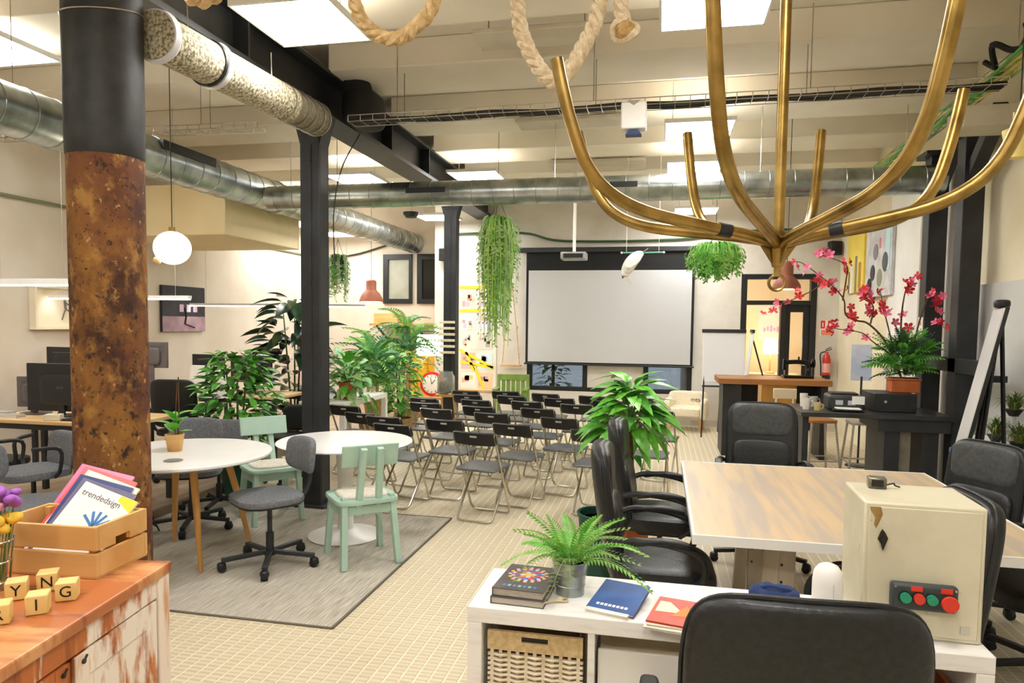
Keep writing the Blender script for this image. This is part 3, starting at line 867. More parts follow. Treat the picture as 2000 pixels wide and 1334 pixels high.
for i, (x, y, lab) in enumerate(chairs):
    y = y * 1.045 + .17; x = x * 1.045 + .03
    rz = R(-9 + random.uniform(-4, 4))
    if i == 0:
        fc.location = (x, y, .005); fc.rotation_euler = (0, 0, rz)
        tag(fc, lab, 'chair', 'black folding chairs in rows')
    else:
        dup(fc, (x, y, .0045), rz, lab, 'black folding chairs in rows')

# ---------------------------------------------------------------- leather executive chairs
def exec_chair(loc, rz, label, dz=0, a0=.3, grey=False):
    t = root('office_chair', loc, rz, label, 'chair', 'black leather high-back chairs')
    swivel_base(t, black_plastic, .31, .4, 5, a0)
    B().box(-.11, .11, -.12, .12, .395, .425).obj('seat_plate', black_plastic, t, bevel=.006)
    B().blob((0, .03, .475), .245, .25, .055, .42, .45, 36, 12, bend=lambda v: (v.x, v.y, v.z - .5 * max(0, v.y - .12) ** 1.5 + .25 * v.x * v.x)).obj('seat', leather, t)
    def bend(v): return (v.x, v.y - .16 * v.z + .12 * v.z * v.z + .55 * v.x * v.x, v.z)
    B().blob((0, -.25, .76), .235, .04, .31, .32, .42, 44, 20, bend=bend).obj('backrest', leather, t)
    B().blob((0, -.215 - .03, .95), .205, .04, .115, .4, .45, 36, 12, bend=lambda v: (v.x, v.y - .06 * v.z + .55 * v.x * v.x - .015, v.z)).obj('head_cushion', leather_grey if grey else leather, t)
    B().blob((0, -.222, .69), .2, .045, .13, .4, .45, 36, 12, bend=lambda v: (v.x, v.y - .16 * v.z + .55 * v.x * v.x + .005, v.z)).obj('lumbar_cushion', leather, t)
    # piping round the backrest
    pp = []
    for a in np.linspace(0, 2 * PI, 49)[:-1]:
        c, s_ = math.cos(a), math.sin(a)
        v = Vector((.238 * math.copysign(abs(c) ** .36, c), 0, .313 * math.copysign(abs(s_) ** .36, s_)))
        v = Vector(bend(v)) + Vector((0, -.25, .76)); pp.append(v)
    B().tube(pp, .006, 6, closed=True).obj('piping', leather, t)
    for sx in (-1, 1):
        p = bez([(sx * .25, -.2, .66), (sx * .285, -.1, .685), (sx * .29, .08, .67), (sx * .285, .19, .62), (sx * .27, .2, .52), (sx * .2, .12, .43)], 6)
        B().tube(p, .017, 8).obj('armrest', black_plastic, t)
        B().blob((sx * .29, .02, .69), .026, .14, .014, .5, .6, 20, 8, bend=lambda v: (v.x, v.y, v.z - 1.2 * v.y * v.y)).obj('arm_pad', black_plastic, t)
    B().bar((0, -.1, .41), (0, -.26, .52), .1, .02, (1, 0, 0)).obj('back_plate', black_plastic, t, bevel=.004)
    if dz:
        for o in t.children:
            if not o.name.startswith(('base_arm', 'caster', 'hub', 'gas')): o.location.z = dz
exec_chair((.02, 4.3, 0), R(-92), 'black leather chair at the table, farther of the pair beside the green bin', a0=.5, dz=-.03)
exec_chair((.0, 3.42, 0), R(-88), 'black leather chair at the table, nearer of the pair beside the green bin', a0=.1, dz=-.03)
exec_chair((.7, 4.98, 0), R(176), 'black leather chair at the far end of the table, facing the viewer', a0=.2, grey=True)
exec_chair((.285, 1.70, 0), R(2), 'black leather chair in the foreground, seen from behind against the white shelf', a0=.7, dz=.018)
exec_chair((1.63, 4.33, 0), R(120), 'black leather chair with a greyish head cushion beside the leaning easel', a0=.4, grey=True, dz=-.105)
exec_chair((1.8, 3.6, 0), R(95), 'black leather chair at the frame edge on the wall side of the table', a0=.4, dz=-.05)
exec_chair((.84, 2.78, 0), R(92), 'black leather chair tucked behind the beige machine box, seen edge-on', a0=.2, dz=-.05)
# ---------------------------------------------------------------- plant pieces
def leaf_mesh(name, m, w=.4, droop=.25, fold=.12, n=7, tip=.75):
    vs = []; fs = []
    for i in range(n):
        t_ = i / (n - 1)
        ww = w / 2 * (math.sin(PI * t_ ** tip) ** .8 if 0 < t_ < 1 else .02)
        z = -droop * t_ * t_
        for x in (-1, -.5, 0, .5, 1):
            vs.append((x * ww, t_ * (1 - .15 * droop * t_), z + fold * abs(x) * ww * 2))
    for i in range(n - 1):
        for j in range(4):
            a = i * 5 + j
            fs.append((a, a + 1, a + 6, a + 5))
    return smesh(B().add(vs, fs), name, m, 60)
def frond_mesh(name, m, pairs=16, w=.16, droop=.35, r=.008):
    b = B()
    def P(t_): return Vector((0, t_ * (1 - .2 * droop * t_), .35 * t_ - (droop + .35) * t_ * t_))
    b.tube([P(i / 8) for i in range(9)], [r * (1 - .8 * i / 8) for i in range(9)], 4)
    for i in range(pairs):
        t_ = .12 + .86 * i / (pairs - 1)
        p = P(t_); L = w * (math.sin(PI * min(1, t_ * .85 + .12)) ** .7) + .01; h = .5 / pairs
        for sx in (-1, 1):
            b.add([p + Vector((0, -h, 0)), p + Vector((sx * L * .6, h * .2, -.02)), p + Vector((sx * L, h * 1.6, -.05 - .1 * L)), p + Vector((sx * L * .5, h * 1.4, -.01)), ], [(0, 1, 2, 3)])
    return smesh(b, name, m, 0)
def blade_mesh(name, m, w=.03, droop=.8, n=6):
    vs = []; fs = []
    for i in range(n):
        t_ = i / (n - 1)
        ww = w / 2 * (1 - t_ ** 2) + .002
        y = .55 * t_ * (1.6 - .6 * t_); z = .8 * t_ - (droop + .2) * t_ * t_
        vs += [(-ww, y, z), (0, y, z - ww * .5), (ww, y, z)]
    for i in range(n - 1):
        for j in (0, 1):
            a = i * 3 + j
            fs.append((a, a + 1, a + 4, a + 3))
    return smesh(b_add(vs, fs), name, m, 60)
def b_add(vs, fs): return B().add(vs, fs)
def pot(t, m, r0, r1, h, z0=0, rim=.012, n=28, name='pot'):
    B().lathe([(0, z0), (r0, z0), (r1, z0 + h - rim * 1.6), (r1 + rim * .5, z0 + h - rim * 1.6), (r1 + rim * .5, z0 + h), (r1 - rim * .6, z0 + h), (r1 - rim, z0 + h * .86), (0, z0 + h * .86)], n).obj(name, m, t)
    B().lathe([(0, z0 + h * .87), (r1 - rim * 1.1, z0 + h * .87)], n).obj('soil', soil, t)

# ---------------------------------------------------------------- meeting table
tabm = mat('weathered_oak_laminate', '#d4bb95', '#b9ac9c', 2.2, .4, stretch=(7, .55, 1), detail=8, lo=.4, hi=.6)
t = root('meeting_table', (.15, 3.03, 0), 0, 'large table with a pale weathered wood top and white edges', 'table')
B().box(.012, 1.44, .012, 1.65, .692, .73).obj('table_top', tabm, t, smooth=0)
eb = B()
eb.box(0, 1.452, 0, .012, .69, .7315).box(0, 1.452, 1.65, 1.662, .69, .7315).box(0, .012, .012, 1.65, .69, .7315).box(1.44, 1.452, .012, 1.65, .69, .7315)
eb.obj('edge_band', white_paint, t, smooth=0)
legm = mat('whitewashed_leg', '#cfc3b0', '#b7a892', 7, .6, stretch=(1, 1, .15))
for x0 in (.34, 1.0):
    for y0 in (.3, 1.3):
        B().bar((x0, y0, 0), (x0 + .03, y0, .64), .07, .05, (0, 1, 0)).obj('leg', legm, t, bevel=.004, smooth=0)
        B().box(x0 + .05, x0 + .13, y0 - .02, y0 + .02, .02, .64).obj('leg_panel', legm, t, bevel=.003, smooth=0)
        for k in range(5):
            B().tube([(x0 + .07, y0 - .026, .22 + .08 * k), (x0 + .07, y0 - .018, .22 + .08 * k)], .006, 8).obj('bolt_hole', black_plastic, t)
B().box(.3, 1.15, .28, .34, .64, .69).box(.3, 1.15, 1.28, 1.34, .64, .69).obj('under_frame', char_metal, t, smooth=0)
# ---------------------------------------------------------------- white cube shelf in the foreground
X0, X1, Y0, Y1, ZT = -.55, .87, 1.99, 2.33, .77
t = root('cube_shelf', (X0, Y0, 0), 0, 'low white worn cube shelf in the foreground with baskets and books', 'shelf')
W = X1 - X0
B().box(0, W, 0, .34, ZT - .048, ZT).obj('top_board', white_dist, t, bevel=.003, smooth=0)
B().box(0, W, 0, .34, 0, .045).obj('bottom_board', white_dist, t, bevel=.003, smooth=0)
for x in (0, W - .045): B().box(x, x + .045, 0, .34, .045, ZT - .048).obj('side_panel', white_dist, t, bevel=.003, smooth=0)
CW = (W - .09 - .06) / 4
for i in range(3): B().box(.045 + (i + 1) * CW + i * .02, .045 + (i + 1) * CW + (i + 1) * .02, .004, .335, .045, ZT - .048).obj('divider', white_dist, t, smooth=0)
B().box(.045, W - .045, .006, .33, .375, .395).obj('middle_shelf', white_dist, t, smooth=0)
def cell(i): return X0 + .045 + i * (CW + .02)
# wicker basket
wick = mat('white_wicker', '#eadfca', '#d8c8a8', 25, .7, bump=.2)
cx = cell(0); bw = CW - .03
t = root('wicker_basket', (cx + .015, Y0 + .012, .397), 0, 'cream woven wicker basket in the first cube of the white shelf', 'basket')
H_ = .3
B().box(.012, bw - .012, .014, .29, .0, .01).box(.012, bw - .012, .28, .29, 0, H_ - .02).box(.01, .018, .014, .29, 0, H_ - .02).box(bw - .018, bw - .01, .014, .29, 0, H_ - .02).box(.014, bw - .014, .014, .017, 0, H_ - .07).obj('liner', mat('wicker_liner', '#b7a283', rough=.9), t, smooth=0)
B().box(0, bw, .002, .014, H_ - .058, H_ - .03).box(0, bw * .36, .002, .014, H_ - .03, H_ - .012).box(bw * .64, bw, .002, .014, H_ - .03, H_ - .012).box(0, bw, .002, .014, H_ - .012, H_).obj('rim_band', mat('tan_wicker_rim', '#d8c093', '#c2a675', 60, .7, bump=.3), t, smooth=0)
B().box(bw * .36, bw * .64, .012, .018, H_ - .03, H_ - .012).obj('handle_opening', black_plastic, t, smooth=0)
ncol = 11
for k in range(ncol): B().box(bw * (k + .3) / ncol, bw * (k + .7) / ncol, .008, .012, .002, H_ - .058).obj('stake', wick, t, smooth=0)
for r_ in range(15):
    z = .01 + r_ * (H_ - .07) / 15
    pts = [(bw * k / (ncol * 2), .0085 + (.0055 if (k // 1 + r_) % 2 == 0 else -.0045) * (1 if k % 2 else 0) * (1 if ((k // 2) + r_) % 2 else -1), z) for k in range(ncol * 2 + 1)]
    B().tube(pts, .0052, 6).obj('weaver', wick, t)
# white drawer front in the second cube, orange crate in the last
t = root('storage_box', (cell(1) + .008, Y0 + .03, .397), 0, 'plain white storage box in the second cube of the white shelf', 'box')
B().box(0, CW - .016, 0, .012, 0, .27).obj('front', white_paint, t, bevel=.003)
B().box(.004, CW - .02, .012, .28, 0, .26).obj('body', mat('cream_card', '#d9c8a8', rough=.8), t, smooth=0)
t = root('wooden_box', (cell(3) + .01, Y0 + .05, .397), 0, 'orange wooden box in the last cube of the white shelf', 'box')
B().box(0, CW - .03, 0, .26, 0, .012).box(0, .014, 0, .26, .012, .25).box(CW - .044, CW - .03, 0, .26, .012, .25).box(.014, CW - .044, .24, .26, .012, .25).box(.014, CW - .044, 0, .016, .012, .25).obj('crate_body', mat('orange_wood', '#b9692c', '#93501f', 8, .5, stretch=(.2, 1, 1)), t, bevel=.003)

# ---- books
def book(name, x, y, z, w, d, h, rz, cover, label, pages='#e9e2d4', tilt=0, group=None):
    t = root(name, (x, y, z), rz, label, 'book', group)
    if tilt: t.rotation_euler = (R(tilt), 0, rz)
    pm = mat('pages_' + pages, pages, '#cfc7b8', 60, .8, stretch=(1, 1, 30))
    B().box(-w / 2 + .003, w / 2 - .003, -d / 2 + .003, d / 2 - .003, .002, h - .002).obj('pages', pm, t, smooth=0)
    B().box(-w / 2, w / 2, -d / 2, d / 2, 0, .002).box(-w / 2, w / 2, -d / 2, d / 2, h - .002, h).box(-w / 2, -w / 2 + .003, -d / 2, d / 2, .002, h - .002).obj('cover', cover, t, smooth=0)
    return t
dark_cov = mat('charcoal_cover', '#4a4645', '#5d5856', 20, .5)
b1 = book('art_book', -.40, 2.135, .7702, .165, .225, .022, R(-3), dark_cov, 'thick dark art book at the bottom of the pile beside the zinc pot', '#b9b0a4')
b1 = book('art_book', -.398, 2.14, .7926, .16, .22, .024, R(-4), dark_cov, 'art book with a bright flower cover on top of the pile beside the zinc pot', '#a8a096')
fc_ = [mat('print_%d' % i, c, rough=.5) for i, c in enumerate(('#f2c23a', '#e8822e', '#d9507a', '#c7c9d8', '#5a7fc4', '#e9a9b8', '#7fc0b0'))]
for ring, (rad, cnt, sz, mi) in enumerate(((0, 1, .014, 0), (.019, 8, .009, 1), (.036, 12, .009, 2), (.05, 14, .0075, 3), (.062, 16, .007, 5))):
    for k in range(cnt):
        a = 2 * PI * k / cnt + ring
        px, py = rad * math.cos(a) * .95, .025 + rad * math.sin(a)
        if abs(px) < .072 and abs(py) < .1:
            B().lathe([(0, 0), (sz, 0), (sz * .6, .0006), (0, .0006)], 8, (px, py, .0242)).obj('printed_petal', fc_[(mi + (k % 2) * 2) % 7], b1, smooth=0)
for k in range(7): B().box(-.055 + k * .016, -.045 + k * .016, -.085, -.07, .0242, .0246).obj('printed_mark', fc_[6 if k % 2 else 4], b1, smooth=0)
bluec = mat('royal_blue_cover', '#3f69b0', '#2f559a', 8, .4)
book('picture_book', -.115, 2.09, .7702, .13, .17, .012, R(-16), mat('white_cover', '#eceae6', rough=.5), 'white book lying under the propped blue book')
b2 = book('blue_book', -.105, 2.11, .7845, .145, .17, .012, R(-16), bluec, 'bright blue hardback propped at an angle on a white book', tilt=9)
for k in range(8): B().box(-.05 + k * .0125, -.041 + k * .0125, -.066, -.054, .0121, .0124).obj('title_mark', paper, b2, smooth=0)
book('magazine', .06, 2.04, .7702, .15, .2, .006, R(-9), mat('pale_cover', '#e6e1d8', rough=.5), 'lowest pale magazine of the pile behind the foreground chair', group='magazines on the white shelf')
book('magazine', .062, 2.045, .7764, .145, .19, .006, R(-6), mat('cream_cover', '#e9e0c8', rough=.5), 'cream magazine in the middle of the pile behind the foreground chair', group='magazines on the white shelf')
b3 = book('magazine', .065, 2.05, .7826, .14, .19, .006, R(-12), mat('red_cover', '#c8503c', rough=.45), 'red magazine on top of the pile behind the foreground chair', group='magazines on the white shelf')
B().prism([(-.06, -.02), (.02, -.01), (-.03, .06), (-.06, .06)], .0061, .0065).obj('printed_sail', mat('print_cream', '#eadfc6', rough=.5), b3, smooth=0)
B().prism([(-.01, -.04), (.06, -.02), (.02, .05)], .0061, .0066).obj('printed_flame', fc_[1], b3, smooth=0)
t = B().box(-.05, .05, -.07, .07, 0, .0008).obj('paper_sheet', paper, smooth=0, loc=(-.005, 2.16, .7702), rot=(0, 0, R(20)))
tag(t, 'loose white paper sheet between the blue book and the magazines', 'paper')
t = root('dried_twig', (-.3, 2.06, .772), R(30), 'pale dried leaf lying at the foot of the zinc pot', 'leaf')
B().tube(bez([(-.05, 0, .002), (0, .008, .006), (.05, 0, .002)], 5), .003, 5).obj('stalk', mat('straw', '#d9c79a', rough=.8), t)
inst('leaf', leaf_mesh('dry_leaf', MATS['straw'], .3, .1), t, Matrix.Translation((.01, .005, .005)) @ Matrix.Rotation(R(-60), 4, 'Z') @ Matrix.Scale(.06, 4))
# ---- fern in zinc pot
zinc = mat('zinc', '#b9c0bd', '#98a19e', 12, .35, metal=.9, stretch=(1, 1, .4))
t = root('potted_fern', (-.262, 2.165, ZT), 0, 'bright green fern in a ribbed zinc pot on the white shelf', 'plant')
B().lathe([(0, 0), (.044, 0), (.046, .03), (.048, .032), (.0465, .034), (.05, .066), (.052, .068), (.051, .07), (.056, .104), (.059, .106), (.058, .11), (.053, .108), (.05, .095), (0, .095)], 32).obj('pot', zinc, t)
B().lathe([(0, .097), (.05, .097)], 20).obj('soil', soil, t)
fm = [frond_mesh('frond', leaf_light, 18, .15, .5), frond_mesh('frond', leaf_bright, 18, .14, .25), frond_mesh('frond', leaf_pale, 18, .15, .75)]
random.seed(3)
for k in range(30):
    a = k * 2.399 + random.uniform(-.3, .3)
    el = R(random.choice((72, 62, 48, 35, 20)) + random.uniform(-6, 6))
    L = random.uniform(.13, .2) if el > R(40) else random.uniform(.16, .24)
    d = Vector((math.cos(a) * math.cos(el), math.sin(a) * math.cos(el), math.sin(el)))
    inst('frond', fm[k % 3], t, aim((.02 * math.cos(a), .02 * math.sin(a), .098), d, random.uniform(-.4, .4), L))
# ---- beige machine cabinet with push buttons
crm = layered('cream_enamel', '#ddd7bd', [('#d2cbb0', 3, (1, 1, 1), .45, .6, 2), ('#b39a62', 14, (1, 1, .5), .69, .75, 9), ('#8a6a35', 30, (1, 1, 1), .71, .75, 4)], .45)
t = root('machine_box', (.56, 2.065, ZT), R(-2), 'old beige metal machine box with red and green buttons on the shelf', 'machine')
B().box(0, .3, 0, .255, 0, .372).obj('casing', crm, t, bevel=.006)
B().box(.012, .288, -.004, 0, .012, .36).obj('front_door', crm, t, bevel=.002)
cp = B().box(.068, .23, -.034, -.004, .09, .162).obj('control_panel', mat('dark_grey_box', '#3b4145', rough=.45), t, bevel=.008)
gb = mat('green_button', '#1f9a74', rough=.35); rb = mat('red_button', '#e23b2a', rough=.35)
for x, z, r_, m_ in ((.1, .127, .0135, gb), (.133, .127, .0135, rb), (.164, .127, .0135, gb)):
    o = B().tube([(x, -.034, z), (x, -.048, z)], r_, 20).obj('push_button', m_, cp)
    B().tube([(x, -.0342, z), (x, -.037, z)], r_ + .003, 20).obj('bezel', black_plastic, o)
o = B().tube([(.203, -.034, .124), (.203, -.05, .124), (.203, -.051, .124), (.203, -.06, .124)], [.011, .011, .021, .02], 24).obj('stop_button', rb, cp)
for x in (.128, .2): B().box(x - .014, x + .014, -.0365, -.034, .145, .158).obj('red_tag', rb, cp, smooth=0)
for x in (.076, .222):
    for z in (.098, .154): B().tube([(x, -.0345, z), (x, -.036, z)], .003, 8).obj('screw', chrome, cp)
rs = mat('rust_stain', '#a98a4e', '#8a6530', 20, .8)
B().prism([(.012, .36), (.04, .36), (.045, .34), (.038, .32), (.03, .3), (.024, .31), (.026, .33), (.014, .35)], .0041, .0046, Matrix.Rotation(PI / 2, 4, 'X')).obj('rust_stain', rs, t, smooth=0)
es = B().prism([(.045, .3), (.053, .29), (.06, .275), (.055, .26), (.048, .24), (.042, .26), (.034, .272), (.04, .29)], .0047, .009, Matrix.Rotation(PI / 2, 4, 'X')).obj('lock_plate', mat('tarnished_iron', '#2b2622', '#4a4038', 30, .5, metal=.5), t, bevel=.001)
B().tube([(.047, -.009, .272), (.047, -.014, .272)], .006, 10).obj('key_hole', black_plastic, es)
B().prism([(.04, .07), (.05, .076), (.06, .06), (.05, .045), (.04, .055)], .0041, .008, Matrix.Rotation(PI / 2, 4, 'X')).obj('lower_lock_plate', MATS['tarnished_iron'], t)
B().box(.246, .27, -.007, -.004, .03, .05).obj('small_plate', mat('aluminium_plate', '#c9c6b8', rough=.4), t, smooth=0)
t = root('outlet_box', (.64, 2.25, ZT + .373), R(-8), 'small glassy grey metal box on top of the beige machine', 'box')
B().box(-.025, .025, -.02, .02, 0, .032).obj('box_body', mat('smoked_metal', '#8d8a78', '#5f5c50', 25, .25, metal=.6), t, bevel=.004)
B().box(-.016, .016, -.0215, -.02, .006, .026).obj('window', black_gloss, t, smooth=0)
B().tube(bez([(.026, 0, .01), (.045, .0, .016), (.05, .01, .008), (.062, .0, .006)], 5), .0025, 5).obj('stub', cable_m, t)
# ---- paper roll and blue cloth bag
t = root('paper_roll', (.468, 2.045, ZT), R(10), 'white paper roll standing on the shelf beside the beige machine', 'paper roll')
B().tube([(0, 0, 0), (0, 0, .15), (0, 0, .175), (.0, 0, .19), (0, 0, .197)], [.04, .04, .036, .026, .012], 28).obj('roll', paper, t)
B().box(-.001, .001, -.042, -.0405, 0, .15).obj('loose_edge', mat('grey_paper_edge', '#d9d7d3', rough=.7), t, smooth=0)
t = root('cloth_bag', (.36, 2.24, ZT), 0, 'crumpled navy blue cloth bag on the shelf behind the foreground chair', 'bag')
B().blob((0, 0, .026), .075, .05, .026, .8, .9, 28, 14, bend=lambda v: (v.x, v.y, v.z + .006 * math.sin(v.x * 90) * math.cos(v.y * 70))).obj('bag', mat('navy_cloth', '#2c3f72', '#20305c', 30, .9, bump=.3), t)
B().tube(bez([(-.05, 0, .04), (-.02, -.03, .06), (.03, -.03, .055), (.05, 0, .04)], 5), .005, 6).obj('strap', MATS['navy_cloth'], t)

# ---------------------------------------------------------------- distressed timber cabinet
dist = layered('flaking_painted_wood', '#b8662b', [('#8f4a1c', 3, (6, 6, .5), .5, .62, 2), ('#d28a4a', 3.5, (7, 7, .4), .55, .66, 7), ('#efe3d6', 1.7, (2.5, 2.5, .9), .53, .58, 13), ('#e6d2bd', 5, (6, 6, .5), .58, .63, 17)], .5)
top_d = layered('worn_red_brown_top', '#b56a3a', [('#d69a63', 2.5, (.8, 3, 1), .48, .6, 5), ('#8c4a22', 4, (.8, 5, 1), .58, .68, 8)], .4)
t = root('timber_cabinet', (-1.424, 1.791, 0), R(9.15), 'orange timber cabinet with flaking white paint in the front corner', 'cabinet')
B().box(-.56, -.02, -1.1, -.005, .05, .868).obj('body', dist, t, smooth=0)
B().box(-.58, .012, -1.12, .012, .868, .9).obj('top_board', top_d, t, bevel=.006, smooth=0)
B().box(-.05, .006, -.052, .006, 0, .868).obj('corner_post', mat('flaked_white_post', '#efe0d2', '#cf9567', 5, .6, stretch=(3, 3, .6), lo=.5, hi=.62), t, bevel=.004, smooth=0)
B().box(-.02, .0, -1.1, -.052, .81, .868).obj('frieze', dist, t, bevel=.003, smooth=0)
for k, (y0, y1, kn) in enumerate(((-.41, -.06, -.38), (-.9, -.43, -.46))):
    d_ = B().box(-.02, -.003, y0, y1, .08, .805).obj('door', dist, t, bevel=.003, smooth=0)
    B().box(-.003, .003, y0 + (.0 if k == 0 else 0), y0 + .05, .08, .805).obj('stile', MATS['flaked_white_post'], d_, bevel=.002, smooth=0)
    B().box(-.003, .003, y1 - .05, y1, .08, .805).obj('stile', dist, d_, bevel=.002, smooth=0)
    B().box(-.003, .002, y0 + .05, y1 - .05, .74, .805).obj('rail', dist, d_, bevel=.002, smooth=0)
    for z, sz in ((.785, .006), (.665, .009), (.63, .012)):
        yy = y0 + .026 if k == 0 else y1 - .026
        B().tube([(.003, yy, z), (.008, yy, z)], sz, 10).obj('lock_fitting', MATS['tarnished_iron'], d_)
        B().bar((.006, yy, z), (.006, yy + .012, z + .012), .004, .004).obj('lock_lever', MATS['tarnished_iron'], d_)
# ---- slatted crate of magazines
t = root('wooden_crate', (-1.84, 1.6, .901), R(3), 'slatted pine crate full of magazines on the timber cabinet', 'crate')
cw, cd = .335, .21
for z0, z1 in ((.004, .07), (.078, .145)):
    B().box(0, cw, 0, .012, z0, z1).obj('slat', pine, t, bevel=.002, smooth=0)
    B().box(0, cw, cd - .012, cd, z0, z1).obj('slat', pine, t, bevel=.002, smooth=0)
    B().box(0, .012, .012, cd - .012, z0, z1).obj('slat', pine, t, bevel=.002, smooth=0)
B().box(cw - .012, cw, .012, cd - .012, .004, .07).obj('slat', pine, t, bevel=.002, smooth=0)
B().box(cw - .012, cw, .012, cd * .36, .078, .145).box(cw - .012, cw, cd * .64, cd - .012, .078, .145).box(cw - .012, cw, cd * .36, cd * .64, .098, .145).obj('handle_slat', pine, t, smooth=0)
B().box(.002, cw - .002, .002, cd - .002, 0, .004).obj('base_board', pine, t, smooth=0)
for x, y in ((.013, .013), (cw - .033, .013), (.013, cd - .033), (cw - .033, cd - .033)): B().box(x, x + .02, y, y + .02, .004, .14).obj('corner_block', pine, t, smooth=0)
mg = [('#c94f86', 'pink magazine farthest back in the pine crate'), ('#d9382f', 'red magazine leaning near the back of the pine crate'), ('#efe6d2', 'cream magazine leaning in the pine crate'),
      ('#2c3d7a', 'dark blue magazine leaning in the pine crate'), ('#6d6a86', 'grey-violet magazine in the middle of the pine crate'), ('#f1f0ee', 'white magazine with a blue hand at the front of the pine crate')]
magbase = None
for k, (c_, lab) in enumerate(mg):
    m_ = root('magazine', (-1.668 - .02 * (5 - k), 1.64 + .016 * (5 - k), .914), 0, lab, 'magazine', 'magazines in the pine crate')
    m_.rotation_euler = (R(-46 + 1.2 * k), R(13 + 3 * (k % 3)), R(10 - k))
    cm = mat('magazine_' + c_, c_, rough=.35)
    hgt = .25 + .012 * (5 - k)
    B().box(-.088, .088, .001, .006, 0, hgt).obj('pages', paper, m_, smooth=0)
    B().box(-.089, .089, -.0005, .001, 0, hgt + .001).box(-.089, .089, .006, .007, 0, hgt + .001).obj('cover', cm, m_, smooth=0)
    if k == 5:
        fr_ = Matrix.Rotation(PI / 2, 4, 'X')
        text('trendedsign', .027, mat('grey_print', '#6d6b70', rough=.5), m_, Matrix.Translation((-.012, -.0014, hgt - .03)) @ fr_, .0003)
        B().prism([(.035, hgt - .018), (.089, hgt - .04), (.089, hgt), (.035, hgt)], .0006, .001, fr_).obj('yellow_corner', mat('print_yellow', '#e8dc2e', rough=.5), m_, smooth=0)
        hb = mat('print_blue', '#3e7cc0', rough=.5)
        B().prism([(.0, .11), (.03, .105), (.04, .14), (.01, .15)], .0006, .001, fr_).obj('printed_palm', hb, m_, smooth=0)
        for a_ in (150, 120, 95, 70, 45):
            c0 = Vector((.018, -.0008, .135)); d_ = Vector((math.cos(R(a_)), 0, math.sin(R(a_))))
            B().bar(c0, c0 + d_ * .05, .008, .0006, (0, 1, 0)).obj('printed_finger', hb, m_, smooth=0)
        B().lathe([(0, 0), (.016, 0), (.016, .0005), (0, .0005)], 16).obj('printed_dot', rb, m_, loc=(.065, -.0006, .125), rot=(PI / 2, 0, 0))
    if k == 3: B().box(-.05, .05, -.001, -.0005, hgt - .03, hgt - .014).obj('title_strip', mat('print_blue2', '#7fa4dd', rough=.5), m_, smooth=0)
    if k == 2: B().box(-.07, .07, -.001, -.0005, hgt - .012, hgt).obj('title_strip', mat('print_cream2', '#f6edd8', rough=.5), m_, smooth=0)
# ---- letter blocks
blk = mat('pale_wax_wood', '#f0d592', '#e4c274', 9, .5)
for ch, x, y, rz in (('R', -1.515, 1.335, 38), ('I', -1.478, 1.405, 36), ('G', -1.478, 1.492, 33), ('N', -1.58, 1.535, 36), ('Y', -1.605, 1.465, 40)):
    t = root('letter_block', (x, y, .9005), R(rz), 'pale wooden cube with the black letter %s on the cabinet' % ch, 'letter block', 'wooden letter cubes')
    B().box(-.024, .024, -.024, .024, 0, .048).obj('cube', blk, t, bevel=.003)
    text(ch, .04, ink, t, Matrix.Translation((0, -.0244, .024)) @ Matrix.Rotation(PI / 2, 4, 'X'), .0006, 'letter')
# ---- wire stand with flowers at the edge
t = root('flower_bunch', (-1.715, 1.5, .9005), 0, 'wire vase of yellow and violet flowers at the frame edge', 'flowers')
for k in range(3):
    z = .02 + .055 * k; r_ = .034 + .005 * k
    B().tube([(r_ * math.cos(a), r_ * math.sin(a), z) for a in np.linspace(0, 2 * PI, 21)[:-1]], .003, 5, closed=True).obj('wire_hoop', chrome, t)
for k in range(8):
    a = 2 * PI * k / 8
    B().tube([(.032 * math.cos(a), .032 * math.sin(a), 0), (.046 * math.cos(a), .046 * math.sin(a), .14)], .0028, 5).obj('wire_stay', chrome, t)
B().lathe([(0, 0), (.034, 0), (.034, .006), (0, .006)], 20).obj('vase_base', chrome, t)
random.seed(11)
flm = [mat('violet_petal', '#a05ab8', rough=.6), mat('yellow_petal', '#ecc23e', rough=.6), mat('pink_petal', '#d98ab0', rough=.6)]
pet = [smesh(B().blob((0, 0, 0), .017, .017, .012, 1, 1, 10, 6, bend=lambda v: (v.x * (1 + .35 * math.sin(5 * math.atan2(v.y, v.x))), v.y * (1 + .35 * math.sin(5 * math.atan2(v.y, v.x))), v.z)), 'bloom', m_) for m_ in flm]
for k in range(22):
    a = random.uniform(0, 2 * PI); r_ = random.uniform(.0, .06); z = random.uniform(.17, .26)
    x, y = r_ * math.cos(a), r_ * math.sin(a)
    B().tube([(x * .4, y * .4, .02), (x, y, z)], .0015, 4).obj('stalk', stem_green, t)
    inst('bloom', pet[0 if z > .225 else (1 if z < .205 else 2)], t, Matrix.Translation((x, y, z)) @ Euler((random.uniform(-.6, .6), random.uniform(-.6, .6), a)).to_matrix().to_4x4() @ Matrix.Scale(random.uniform(.8, 1.3), 4))
